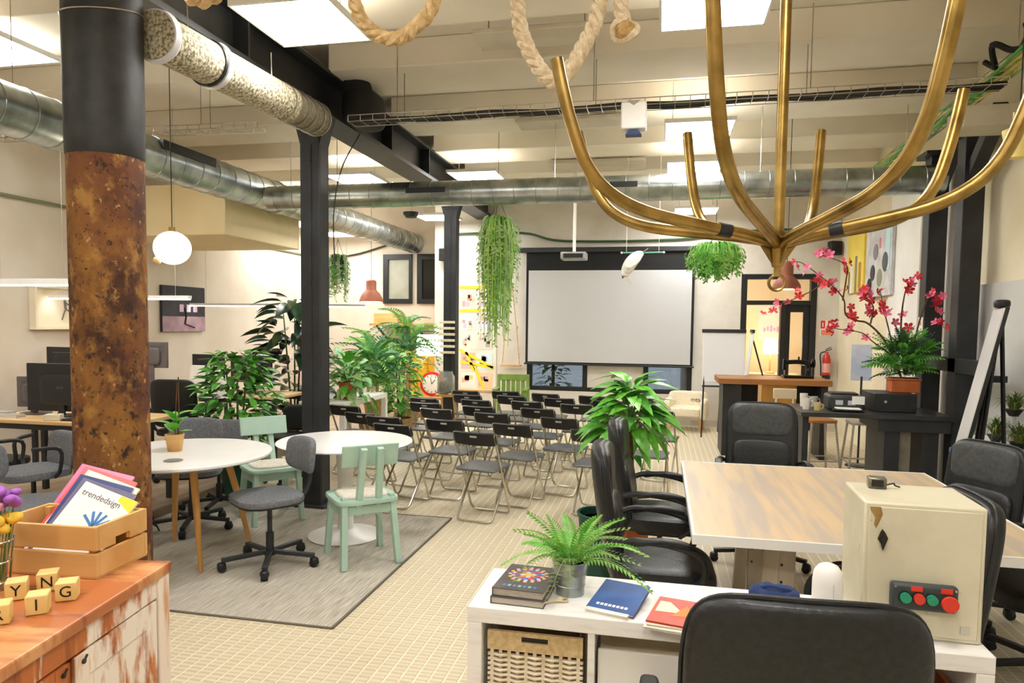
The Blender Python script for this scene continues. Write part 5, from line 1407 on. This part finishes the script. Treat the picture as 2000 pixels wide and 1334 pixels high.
gb_ = [blade_mesh('blade', mat('grass_blade', '#7d9a45', '#566f2c', 8, .6), .05, .5), blade_mesh('blade', mat('grass_pale', '#a9b56a', '#7d8a45', 8, .6), .05, .9)]
random.seed(14)
for x, y, z, lab, sc in ((2.52, 5.97, .761, 'spiky grass plant in a dark bowl above the greyish leather chair', 1), (2.52, 5.62, .761, 'spiky grass plant in a dark bowl at the frame edge', 1), (2.55, 5.78, .98, 'raised spiky grass plant in a dark bowl on a white stem', .9)):
    t = root('grass_plant', (x, y, z), 0, lab, 'plant', 'spiky grass plants')
    B().lathe([(0, 0), (.03, 0), (.06, .05), (.055, .05), (0, .045)], 20).obj('bowl', mat('dark_bowl', '#2c2f26', rough=.5), t)
    if z > .9: B().lathe([(.07, -.218), (.07, -.2), (.016, -.19), (.016, 0), (0, 0)], 14).obj('stem_stand', white_paint, t)
    for k in range(70):
        a = random.uniform(0, 2 * PI); el = R(random.uniform(15, 80))
        inst('blade', gb_[k % 2], t, aim((.02 * math.cos(a), .02 * math.sin(a), .045), (math.cos(a) * math.cos(el), math.sin(a) * math.cos(el), math.sin(el)), 0, random.uniform(.2, .3) * sc))
t = root('pinned_note', (2.398, 7.3, 1.55), 0, 'small white note with an orange mark pinned on the black post', 'note')
B().box(-.002, 0, -.06, .06, 0, .17).obj('sheet', paper, t, smooth=0)
B().lathe([(0, 0), (.02, 0), (.02, .001), (0, .001)], 12).obj('orange_mark', fc_[1], t, loc=(-.002, 0, .11), rot=(0, -PI / 2, 0))
# ---------------------------------------------------------------- desk area
PZ = .0825      # top of the raised timber floor
birch = mat('birch_desk', '#e6c48f', '#d8b27a', 4, .45, stretch=(.2, 1, 1))
def desk(x0, x1, y0, y1, label, z=.72):
    t = root('work_desk', (x0, y0, PZ), 0, label, 'desk', 'birch work desks')
    w_, d_ = x1 - x0, y1 - y0
    B().box(0, w_, 0, d_, z - .028, z).obj('desk_top', birch, t, bevel=.003)
    for x in (.04, w_ - .08):
        for y in (.04, d_ - .08): B().box(x, x + .04, y, y + .04, 0, z - .028).obj('leg', steel_black, t, smooth=0)
    B().box(.08, w_ - .08, .05, .08, z - .08, z - .028).obj('front_rail', steel_black, t, smooth=0)
    B().box(.08, w_ - .08, d_ - .08, d_ - .05, z - .08, z - .028).obj('rear_rail', steel_black, t, smooth=0)
desk(-5.45, -4.06, 4.62, 5.3, 'birch desk nearest, with the large dark monitor, behind the rusty column')
desk(-6.15, -4.7, 5.75, 6.45, 'birch desk in the second row behind the rusty column')
desk(-5.3, -3.99, 6.75, 7.4, 'birch desk in the third row behind the leafy bush')
DZ = PZ + .72
def monitor(x, y, rz, w_, h, label, z=DZ, lift=.1, logo=None, grey=False):
    t = root('monitor', (x, y, z), rz, label, 'monitor', 'desktop monitors')
    mm = mat('monitor_grey', '#5b5556', '#665f60', 6, .5) if grey else mat('monitor_black', '#15171a', '#1d2023', 8, .45)
    B().box(-w_ / 2, w_ / 2, -.012, .018, lift, lift + h).obj('casing', mm, t, bevel=.006)
    B().box(-w_ / 2 + .012, w_ / 2 - .012, .018, .021, lift + .015, lift + h - .012).obj('display', black_gloss, t, smooth=0)
    B().blob((0, -.022, lift + h * .45), w_ * .3, .02, h * .33, .4, .4, 20, 8).obj('back_bulge', mm, t)
    B().box(-.03, .03, -.03, -.012, .0, lift + h * .4).obj('neck', mm, t, bevel=.004)
    B().blob((0, .0, .008), .12, .09, .008, .3, .7, 20, 6).obj('foot', mm, t)
    if logo: text(logo, .03, mat('faint_grey', '#5a5d60', rough=.5), t, Matrix.Translation((0, -.043, lift + h * .5)) @ Matrix.Rotation(PI / 2, 4, 'X'))
    else: B().box(-w_ * .35, w_ * .35, -.014, -.012, lift + h * .8, lift + h * .84).obj('vent_slot', mat('vent_grey', '#4b4f50', rough=.5), t, smooth=0)
monitor(-4.86, 4.92, R(4), .66, .4, 'large black monitor seen from behind, directly left of the rusty column', lift=.04, logo='ASUS')
monitor(-5.95, 6.1, R(-4), .56, .32, 'black monitor with a pale vent slot at the frame edge', lift=.2)
monitor(-4.98, 6.12, R(8), .32, .26, 'grey monitor back right beside the rusty column', lift=.33, grey=True)
monitor(-4.5, 7.1, R(2), .5, .3, 'dark monitor behind the leafy bush', lift=.12)
monitor(-5.08, 7.15, R(-6), .44, .3, 'dark monitor half hidden by the bush on its office side', lift=.12)
monitor(-5.2, 4.98, R(14), .3, .26, 'grey-blue screen back at the frame edge beside paper piles', lift=.06, grey=True)
for k, (x, y, w_, h, lab) in enumerate(((-5.3, 4.74, .22, .05, 'white paper pile on the nearest desk at the frame edge'), (-5.2, 4.73, .2, .03, 'low white paper pile beside the tall one on the nearest desk'))):
    t = root('paper_pile', (x, y, DZ + .0005), R(8 * k), lab, 'paper', 'paper piles')
    for q in range(4): B().box(-w_ / 2 + .004 * q, w_ / 2, -.05, .05 - .003 * q, q * h / 4, (q + 1) * h / 4 - .001).obj('sheaf', [paper, mat('grey_paper', '#b9b4ac', rough=.7)][q % 2], t, smooth=0)
t = root('keyboard', (-4.5, 4.74, DZ + .0005), R(4), 'dark keyboard with bits on the nearest birch desk', 'keyboard')
B().box(-.16, .16, -.055, .055, 0, .012).obj('case', black_plastic, t, bevel=.004)
for r_ in range(4): B().box(-.15, .15, -.045 + r_ * .024, -.027 + r_ * .024, .012, .016).obj('key_row', char_metal, t, smooth=0)
t = root('tape_dispenser', (-4.74, 4.7, DZ + .0005), R(20), 'pale desk box with a pen beside the large monitor', 'box')
B().box(-.06, .06, -.04, .04, 0, .05).obj('box_body', mat('ivory_box', '#ded6bd', rough=.5), t, bevel=.006)
B().tube([(.03, 0, .05), (.07, 0, .13)], .004, 6).obj('pen', black_plastic, t)
t = root('privacy_panel', (-4.62, 6.5, PZ), 0, 'white slanted desk divider panel behind the black task chair', 'panel')
B().prism([(-.25, .72), (.25, .72), (.12, 1.06), (-.2, 1.06)], -.01, .01, Matrix.Rotation(PI / 2, 4, 'X')).obj('panel', paper, t)
for x in (-.2, .2): B().box(x - .015, x + .015, -.012, .012, 0, .72).obj('support', steel_black, t, smooth=0)
def task_chair(loc, rz, label, bw=.42, bh=.5, z0=.52, m=leather):
    t = root('task_chair', loc, rz, label, 'chair', 'desk task chairs')
    swivel_base(t, black_plastic, .29, .42, 5, .4)
    B().blob((0, .02, .46), .22, .22, .035, .4, .5, 28, 10).obj('seat', m, t)
    B().blob((0, -.22, z0 + bh / 2), bw / 2, .03, bh / 2, .35, .4, 30, 14, bend=lambda v: (v.x, v.y + .8 * v.x * v.x - .12 * v.z, v.z)).obj('backrest', m, t)
    B().tube(bez([(0, -.05, .43), (0, -.22, .44), (0, -.26, .55), (0, -.27, z0 + bh * .4)], 5), .02, 8).obj('back_stem', black_plastic, t)
    for sx in (-1, 1): B().tube(bez([(sx * .2, -.05, .44), (sx * .27, -.05, .5), (sx * .27, -.05, .64), (sx * .27, .12, .66)], 4), .014, 6).obj('armrest', black_plastic, t)
task_chair((-4.86, 4.22, PZ), R(8), 'black task chair cut by the frame edge in front of the nearest desk', .36, .44, .46)
task_chair((-4.5, 5.95, PZ), R(10), 'black round-shouldered task chair behind the small potted plant', .44, .46, .52)
task_chair((-4.28, 4.06, PZ), R(160), 'low grey upholstered chair between the nearest desk and the rusty column', .36, .26, .46, grey_fabric)
task_chair((-3.68, 5.3, .0), R(190), 'grey low-back chair behind the small potted plant', .34, .22, .52, grey_fabric)
task_chair((-3.55, 6.35, 0), R(175), 'black low chair behind the second steel column', .5, .26, .5)
# ---- art on the office wall
t = root('box_frame', (-6.295, 6.4, 1.5), 0, 'shallow cream box frame with a tiny dancing figure on the office wall', 'picture')
crw = mat('cream_box', '#efe6cf', '#e5dabf', 3, .8)
B().box(0, .012, -.42, .42, 0, .46).obj('back_board', crw, t, smooth=0)
B().box(.012, .08, -.42, .42, 0, .03).box(.012, .08, -.42, .42, .43, .46).box(.012, .08, -.42, -.39, .03, .43).box(.012, .08, .39, .42, .03, .43).obj('frame_rim', crw, t, bevel=.003)
fg = mat('figure_grey', '#6d665c', rough=.8)
B().blob((.02, .0, .34), .012, .02, .025, 1, 1, 10, 6).obj('figure_head', fg, t)
B().tube([(.02, 0, .31), (.02, .01, .22)], .012, 6).tube([(.02, .01, .22), (.02, -.04, .1)], .006, 5).tube([(.02, .01, .22), (.02, .08, .18)], .006, 5).tube([(.02, 0, .3), (.02, .05, .26)], .005, 5).obj('figure_body', fg, t)
t = root('photo_canvas', (-6.295, 8.32, 1.46), 0, 'dark photo canvas with a figure on mauve ground on the office wall', 'picture')
B().box(0, .035, -.43, .43, 0, .6).obj('canvas', mat('night_print', '#1b1b1f', '#2c2b30', 6, .7), t, smooth=0)
B().box(.035, .037, -.43, .43, 0, .2).obj('printed_ground', mat('mauve_print', '#b597a3', '#9a7f8b', 8, .7), t, smooth=0)
B().tube([(.038, .0, .1), (.038, .03, .22), (.038, .0, .32)], .014, 6).tube([(.038, .0, .1), (.038, .2, .05)], .01, 6).obj('printed_figure', mat('print_black', '#141215', rough=.7), t)
for k in range(3): B().box(.036, .0385, -.1 + .14 * k, -.02 + .14 * k, .26, .36).obj('printed_glint', mat('print_lilac', '#c9b0c4', rough=.7), t, smooth=0)
# ---- lamps of the desk area
tube_lit = mat('lit_tube', '#fff6ee', emit=3.5)
def linear(x0, x1, y, z, label, h=.045):
    t = root('linear_lamp', ((x0 + x1) / 2, y, z), 0, label, 'lamp', 'linear pendant lamps')
    L = (x1 - x0) / 2
    B().box(-L, L, -.03, .03, .012, h + .012).obj('housing', white_paint, t, bevel=.003)
    B().box(-L + .01, L - .01, -.025, .025, 0, .012).obj('light_strip', tube_lit, t, smooth=0)
    for sx in (-1, 1): B().tube([(sx * L * .8, 0, h), (sx * L * .8, 0, top_at(y) - z)], .0025, 4).obj('cable', chrome, t)
linear(-5.9, -4.55, 5.2, 1.9, 'white linear pendant over the nearest desk', .05)
linear(-6.25, -4.6, 6.2, 1.815, 'thin white linear pendant over the second desk row', .03)
linear(-6.28, -3.72, 8.45, 1.8, 'long thin white linear pendant ending among the tall plants', .03)
t = root('globe_pendant', (-4.25, 5.5, 2.25), 0, 'glowing white globe pendant beside the rusty column', 'lamp')
B().blob((0, 0, 0), .155, .155, .145, 1, 1, 32, 20).obj('globe', mat('lit_globe', '#fff0d4', emit=4), t)
B().tube([(0, 0, .14), (0, 0, .18)], .03, 12).obj('cap', brass, t)
B().tube([(0, 0, .18), (0, 0, 1.70)], .004, 5).obj('cord', cable_m, t)
B().blob((-.06, -.12, -.12), .035, .035, .035, 1, 1, 14, 10).obj('peach_bead', mat('peach_bead', '#e8c49a', rough=.5), t)
t = root('copper_pendant', (-4.74, 11.0, 1.95), 0, 'brown terracotta bell pendant lamp before the office window', 'lamp')
cop = mat('brown_clay', '#9a5a40', '#8a4c34', 8, .6)
B().lathe([(.2, 0), (.185, .06), (.15, .13), (.1, .18), (.085, .2), (.085, .34), (.06, .36), (0, .36)], 28).obj('shade', cop, t)
B().lathe([(.17, .0), (.17, .004), (0, .004)], 24).obj('glow_disc', mat('lit_warm', '#ffd9a0', emit=8), t)
B().tube([(0, 0, .36), (0, 0, 2.0)], .004, 5).obj('cord', cable_m, t)
# second brown pendant behind the chandelier ring
t = root('copper_pendant', (1.32, 8.1, 2.02), 0, 'brown terracotta bell pendant lamp behind the chandelier ring', 'lamp')
B().lathe([(.15, 0), (.14, .05), (.11, .1), (.07, .14), (.065, .16), (.065, .28), (.05, .3), (0, .3)], 28).obj('shade', cop, t)
B().lathe([(.13, .0), (.13, .004), (0, .004)], 24).obj('glow_disc', MATS['lit_warm'], t)
B().tube([(0, 0, .3), (0, 0, 1.93)], .004, 5).obj('cord', cable_m, t)

# ---------------------------------------------------------------- big plants
def leafy(name, loc, label, meshes, n, rx, ry, z0, z1, sc, seed, potm=terracotta, pr=.16, ph=.3, trunk=None, down=.2, group=None, cone=0):
    t = root(name, loc, 0, label, 'plant', group)
    pot(t, potm, pr * .75, pr, ph)
    random.seed(seed)
    for q in range(trunk or 3):
        a = 2 * PI * q / (trunk or 3) + seed
        x, y = rx * .35 * math.cos(a), ry * .35 * math.sin(a)
        B().tube(bez([(x * .15, y * .15, ph * .86), (x * .5, y * .5, (z0 + z1) / 2), (x * .8, y * .8, z1 - .12)], 5), [.014 - .0008 * k for k in range(11)], 6).obj('stem', bark if q % 2 else stem_green, t)
    for k in range(n):
        f = (k + .5) / n
        z = z0 + (z1 - z0) * f
        a = k * 2.39996 + random.uniform(-.3, .3)
        wd = (1 - cone * f) * math.sqrt(max(.05, 1 - (2 * f - 1) ** 2 * .75))
        rr = wd * random.uniform(.35, .85)
        p = Vector((rx * rr * math.cos(a), ry * rr * math.sin(a), z))
        el = random.uniform(-.3, .75) - down
        d = Vector((math.cos(a) * math.cos(el), math.sin(a) * math.cos(el), math.sin(el)))
        inst('leaf', meshes[k % len(meshes)], t, aim(p, d, random.uniform(-.5, .5), sc * random.uniform(.75, 1.2)))
    return t
lf_bush = [leaf_mesh('leaf', leaf_mid, .5, .3), leaf_mesh('leaf', leaf_bright, .5, .4), leaf_mesh('leaf', mat('leaf_deep', '#3c7a2c', '#275c1e', 6, .4), .5, .2)]
leafy('leafy_bush', (-3.86, 5.85, 0), 'bushy light green plant in a dark pot behind the mint chair', lf_bush, 420, .42, .33, .34, 1.33, .145, 2, grn, .17, .32)
lf_rub = [leaf_mesh('leaf', leaf_dark, .42, .35), leaf_mesh('leaf', mat('leaf_black_green', '#1f3a28', '#10241a', 5, .28), .42, .2), leaf_mesh('leaf', mat('leaf_olive', '#55603a', '#2f4a2c', 4, .35), .42, .3)]
leafy('rubber_plant', (-4.45, 7.95, PZ), 'tall dark rubber plant with big leathery leaves behind the second column', lf_rub, 170, .52, .42, .3, 1.82, .33, 4, mat('grey_pot', '#6d6a64', rough=.7), .18, .32, 3, .15, cone=.3)
# leafy plant beside the leather chairs, standing tall on a trunk
lf_big = [leaf_mesh('leaf', leaf_bright, .46, .9), leaf_mesh('leaf', leaf_mid, .44, .75), leaf_mesh('leaf', mat('leaf_fresh', '#7fcf48', '#4ca52e', 5, .35), .48, 1.1)]
t = root('broadleaf_plant', (-.2, 4.95, .0045), 0, 'lush green broad-leaved plant rising behind the leather chair pair', 'plant')
pot(t, terracotta, .13, .17, .34)
B().tube(bez([(0, 0, .3), (.01, 0, .6), (-.01, 0, .9)], 6), .028, 10).obj('trunk', bark, t)
random.seed(6)
for k in range(110):
    a = k * 2.4; f = random.random()
    r0 = .03 + .2 * (1 - f) * random.uniform(.5, 1); z = .86 + .4 * f * random.uniform(.6, 1)
    p = Vector((r0 * math.cos(a), r0 * math.sin(a), z)); el = R(random.uniform(-10, 25) + 45 * f)
    L = random.uniform(.16, .23)
    if k % 4 == 0: B().tube(bez([(0, 0, .86), (p.x * .5, p.y * .5, z * .5 + .5), p], 4), .005, 5).obj('leaf_stalk', stem_green, t)
    inst('leaf', lf_big[k % 3], t, aim(p, (math.cos(a) * math.cos(el), math.sin(a) * math.cos(el), math.sin(el)), random.uniform(-.4, .4), L))
for k in range(12):
    a = k * 2.4
    inst('leaf', lf_big[k % 3], t, aim((.08 * math.cos(a), .08 * math.sin(a), .36 + .35 * random.random()), (math.cos(a), math.sin(a), .3), 0, .13))
# white trestle table with the pothos
t = root('white_side_table', (-3.95, 7.15, 0), 0, 'white parsons table holding a terracotta pot beside the plant group', 'table')
B().box(0, .55, 0, 1.25, .66, .72).obj('table_top', white_paint, t, bevel=.004)
for x in (0, .49):
    for y in (0, 1.19): B().box(x, x + .06, y, y + .06, 0, .66).obj('leg', white_paint, t, bevel=.003)
B().box(.2, .34, .1, .2, .58, .66).obj('under_box', mat('grey_box', '#b3b1ab', rough=.6), t, smooth=0)
def trailing(name, loc, label, potm, pr, ph, meshes, n, R_, seed, sc=.16, drop=.35):
    t = root(name, loc, 0, label, 'plant')
    pot(t, potm, pr * .75, pr, ph)
    random.seed(seed)
    for k in range(n):
        a = random.uniform(0, 2 * PI); el = R(random.uniform(-30, 80)); r0 = R_ * random.uniform(.1, .8)
        d = Vector((math.cos(a) * math.cos(el), math.sin(a) * math.cos(el), math.sin(el)))
        p = Vector((0, 0, ph)) + d * r0
        if el < 0: p.z -= drop * random.random() * .6
        inst('leaf', meshes[k % len(meshes)], t, aim(p, d + Vector((0, 0, -.25)), random.uniform(-.6, .6), sc * random.uniform(.7, 1.2)))
    for k in range(7):
        a = 2 * PI * k / 7
        B().tube(bez([(0, 0, ph * .9), (.12 * math.cos(a), .12 * math.sin(a), ph + .14), (.24 * math.cos(a), .24 * math.sin(a), ph + .05)], 4), .005, 5).obj('stem', stem_green, t)
    return t
lf_poth = [leaf_mesh('leaf', mat('pothos_light', '#8fcf86', '#4f9a4a', 9, .4), .6, .4), leaf_mesh('leaf', leaf_bright, .6, .4), leaf_mesh('leaf', leaf_pale, .55, .5)]
trailing('pothos_plant', (-3.54, 7.55, .7205), 'pothos with glossy leaves in an orange terracotta pot on the white table', terracotta, .11, .2, lf_poth, 130, .4, 3)
# ferny group behind
fm3 = [frond_mesh('frond', mat('frond_mid', '#5aa04a', '#377a30', 6, .5), 14, .17, .6), frond_mesh('frond', leaf_light, 14, .17, .8), frond_mesh('frond', mat('frond_blue', '#5f9d78', '#3d7a57', 6, .5), 14, .16, .7)]
def palm(loc, label, h, n, L, seed, trunks=2, potm=None):
    t = root('palm_plant', loc, 0, label, 'plant', 'tall feathery plants')
    pot(t, potm or mat('woven_pot', '#b08d5c', '#8f6f44', 30, .8, bump=.3), .15, .19, .3)
    for q in range(trunks):
        a = 2 * PI * q / trunks + 1
        B().tube(bez([(.04 * math.cos(a), .04 * math.sin(a), .25), (.07 * math.cos(a), .07 * math.sin(a), h * .6), (.04 * math.cos(a), .04 * math.sin(a), h)], 5), .022, 8).obj('cane', mat('bamboo', '#c9a86a', '#b08d50', 6, .5), t)
    random.seed(seed)
    for k in range(n):
        a = k * 2.4; el = R(random.uniform(-20, 80)); zz = h - random.random() * h * .35
        inst('frond', fm3[k % 3], t, aim((.04 * math.cos(a), .04 * math.sin(a), zz), (math.cos(a) * math.cos(el), math.sin(a) * math.cos(el), math.sin(el)), random.uniform(-.4, .4), L * random.uniform(.75, 1.2)))
palm((-3.72, 9.95, 0), 'tall feathery palm on bamboo canes beside the thin black column', 1.62, 60, .5, 5, 3)
palm((-3.75, 8.75, 0), 'dense ferny plant standing behind the white side table', 1.15, 100, .48, 9, 2)
palm((-4.55, 10.7, PZ), 'ferny plant at the back below the brown pendant', 1.2, 44, .5, 12, 2)
leafy('philodendron', (-3.5, 9.1, 0), 'bright leafy plant between the feathery plants and the folding chairs', [leaf_mesh('leaf', leaf_light, .5, .4), leaf_mesh('leaf', leaf_mid, .5, .4), leaf_mesh('leaf', leaf_pale, .45, .5)], 150, .3, .28, .35, 1.2, .17, 7, MATS['woven_pot'], .16, .3)
# hanging plants
def hanging(loc, label, top, n, Lmin, Lmax, rad, seed, meshes, bowl=.13, down=0):
    t = root('hanging_plant', loc, 0, label, 'plant', 'hanging plants')
    B().lathe([(0, -.14), (bowl * .6, -.13), (bowl, 0), (bowl * .9, 0), (bowl * .55, -.11), (0, -.12)], 24).obj('basket', mat('dark_basket', '#3a342c', rough=.8), t)
    for k in range(3):
        a = 2 * PI * k / 3
        B().tube([(bowl * math.cos(a), bowl * math.sin(a), 0), (0, 0, .32)], .003, 4).obj('cord', cable_m, t)
    B().tube([(0, 0, .32), (0, 0, top - loc[2])], .003, 4).obj('cord', cable_m, t)
    random.seed(seed)
    for k in range(n):
        a = random.uniform(0, 2 * PI)
        r0 = bowl * random.uniform(.2, 1.0)
        L = Lmin + (Lmax - Lmin) * random.random() ** 1.7
        sp = rad * random.uniform(.3, 1) - r0
        pts = [Vector(((r0 + sp * math.sin(min(1, f * 1.6) * PI / 2) * (1 - .25 * f)) * math.cos(a), (r0 + sp * math.sin(min(1, f * 1.6) * PI / 2) * (1 - .25 * f)) * math.sin(a), .02 + .12 * math.sin(min(1, f * 2.2) * PI) * (1 - f) - L * f ** 1.5)) for f in np.linspace(0, 1, 8)]
        b = B()
        w_ = .010
        for i in range(7):
            s_ = Vector((-math.sin(a), math.cos(a), 0)) * w_ * (1 - .6 * i / 7); s2 = Vector((-math.sin(a), math.cos(a), 0)) * w_ * (1 - .6 * (i + 1) / 7)
            b.add([pts[i] - s_, pts[i] + s_, pts[i + 1] + s2, pts[i + 1] - s2], [(0, 1, 2, 3)])
            if i > 1:
                for sx in (-1, 1):
                    q = pts[i].lerp(pts[i + 1], random.random()); dd = Vector((math.cos(a + sx * 1.3), math.sin(a + sx * 1.3), -.5)) * .045
                    b.add([q, q + dd * .5 + Vector((0, 0, .012)), q + dd, q + dd * .5 - Vector((0, 0, .014))], [(0, 1, 2, 3)])
        b.obj('strand', meshes[k % len(meshes)], t, smooth=0)
hanging((-1.82, 7.75, 2.72), 'long pale green hanging plant trailing down beside the projection screen', 3.95, 240, .3, 1.4, .29, 3, [leaf_light, leaf_pale, mat('lime_strand', '#b7d873', '#8fbf57', 8, .6)])
hanging((.56, 8.0, 2.42), 'bright green hanging fern in front of the wall beside the screen', 3.95, 170, .1, .34, .38, 4, [leaf_bright, leaf_light], .14)
hanging((-4.85, 10.0, 2.55), 'grey-green hanging plant over the desk area', 3.72, 70, .3, .66, .2, 5, [mat('grey_green', '#8fa57a', '#5f7a4f', 8, .6), leaf_mid], .11)
# ---- things round the thin column
t = root('floor_lamp', (-3.86, 10.5, 0), 0, 'wooden arm floor lamp with a glowing square white shade', 'lamp')
B().tube([(0, 0, .02), (-.03, 0, .72)], .016, 8).obj('post', oak, t)
B().tube([(-.1, 0, .62), (.3, 0, 1.1)], .014, 8).obj('arm', oak, t)
B().box(.15, .49, -.15, .15, 1.1, 1.42).obj('shade', mat('lit_square_shade', '#fff4e2', emit=3.2), t, bevel=.01)
B().lathe([(0, 0), (.16, 0), (.15, .025), (0, .03)], 20).obj('base', oak, t)
ytile = mat('yellow_tile', '#eab81e', '#e0a914', 6, .4)
t = root('yellow_cabinet', (-4.4, 11.85, 0), 0, 'bright yellow panelled cabinet low behind the floor lamp', 'cabinet')
B().box(0, .55, 0, .5, 0, 1.1).obj('body', mat('ochre_core', '#b8860f', rough=.7), t, smooth=0)
for i in range(3):
    for j in range(5): B().box(.008 + .181 * i, .175 + .181 * i, -.012, 0, .02 + .215 * j, .22 + .215 * j).obj('panel', ytile, t, bevel=.004)
t = root('round_clock', (-3.62, 10.85, .62), 0, 'round white clock with a thick red rim on a low stand', 'clock')
B().tube([(0, -.02, 0), (0, .03, 0)], .2, 36).obj('rim', mat('red_rim', '#cf2f36', rough=.4), t)
B().tube([(0, -.025, 0), (0, -.02, 0)], .155, 36).obj('dial', white_paint, t)
for k in range(12):
    a = PI / 6 * k
    B().bar((.12 * math.sin(a), -.027, .12 * math.cos(a)), (.145 * math.sin(a), -.027, .145 * math.cos(a)), .012, .003, (0, 1, 0)).obj('hour_mark', ink, t, smooth=0)
B().bar((0, -.028, 0), (.06, -.028, .07), .01, .003, (0, 1, 0)).bar((0, -.028, 0), (-.02, -.028, .11), .008, .003, (0, 1, 0)).obj('hands', ink, t, smooth=0)
t = root('low_stand', (-3.62, 10.85, 0), 0, 'low oak stand under the red-rimmed clock', 'stand')
B().box(-.25, .25, -.15, .15, .38, .415).obj('top', oak, t, bevel=.004)
for x in (-.23, .2):
    for y in (-.13, .1): B().box(x, x + .03, y, y + .03, 0, .38).obj('leg', oak, t, smooth=0)
t = root('glass_jar', (-2.87, 9.2, .64), 0, 'cloudy glass jar with dried stuff standing before the thin column', 'jar')
B().lathe([(0, 0), (.11, 0), (.12, .03), (.12, .24), (.09, .28), (.09, .31), (.08, .31), (.08, .28), (.11, .24), (.11, .02), (0, .015)], 24).obj('jar_wall', mat('jar_glass', '#dfe6e0', rough=.06, trans=.85), t)
B().blob((0, 0, .1), .095, .095, .08, .6, .9, 16, 10).obj('filling', mat('dried_fill', '#b08a5a', '#7d6a48', 25, .9, bump=.4), t)
t = root('jar_stool', (-2.87, 9.2, 0), 0, 'small wooden stool carrying the glass jar', 'stool')
B().lathe([(0, .61), (.15, .61), (.15, .638), (0, .638)], 24).obj('seat', oak, t)
for k in range(3):
    a = 2 * PI * k / 3 + .3
    B().tube([(.1 * math.cos(a), .1 * math.sin(a), .61), (.16 * math.cos(a), .16 * math.sin(a), 0)], .014, 8).obj('leg', oak, t)
t = root('slat_rack', (-2.93, 9.48, 1.18), 0, 'pale wooden slat rack strapped to the thin black column', 'rack')
for k in range(6): B().box(-.12, .1, -.025, 0, .0 + k * .085, .035 + k * .085).obj('slat', mat('pale_beech', '#e3d3b3', rough=.6), t, bevel=.003)
B().box(-.03, .03, 0, .045, 0, .48).obj('back_strip', char_metal, t, smooth=0)
t = root('plant_shelf', (-4.65, 11.95, 1.55), 0, 'wooden wall shelf with a dark bracket in the office corner', 'shelf')
B().box(-.5, .5, -.1, .55, 0, .04).obj('board', oak, t, bevel=.004)
for x in (-.4, .36): B().bar((x, .53, -.25), (x, .0, 0), .03, .03, (1, 0, 0)).obj('bracket', steel_black, t, smooth=0)
B().box(-.45, .0, 0, .3, .04, .22).obj('shelf_box', pine, t, bevel=.004)
t = root('garden_shrub', (-1.9, 12.6, 0), 0, 'dark green shrub outside seen through the low window', 'plant')
B().tube([(0, 0, 0), (0, 0, 1.0)], .03, 8).obj('stem', bark, t)
random.seed(31)
for k in range(70):
    a = k * 2.4; z = .35 + .9 * random.random(); r_ = .28 * random.random()
    inst('leaf', lf_bush[k % 3], t, aim((r_ * math.cos(a), r_ * math.sin(a), z), (math.cos(a), math.sin(a), random.uniform(-.3, .6)), 0, .2))
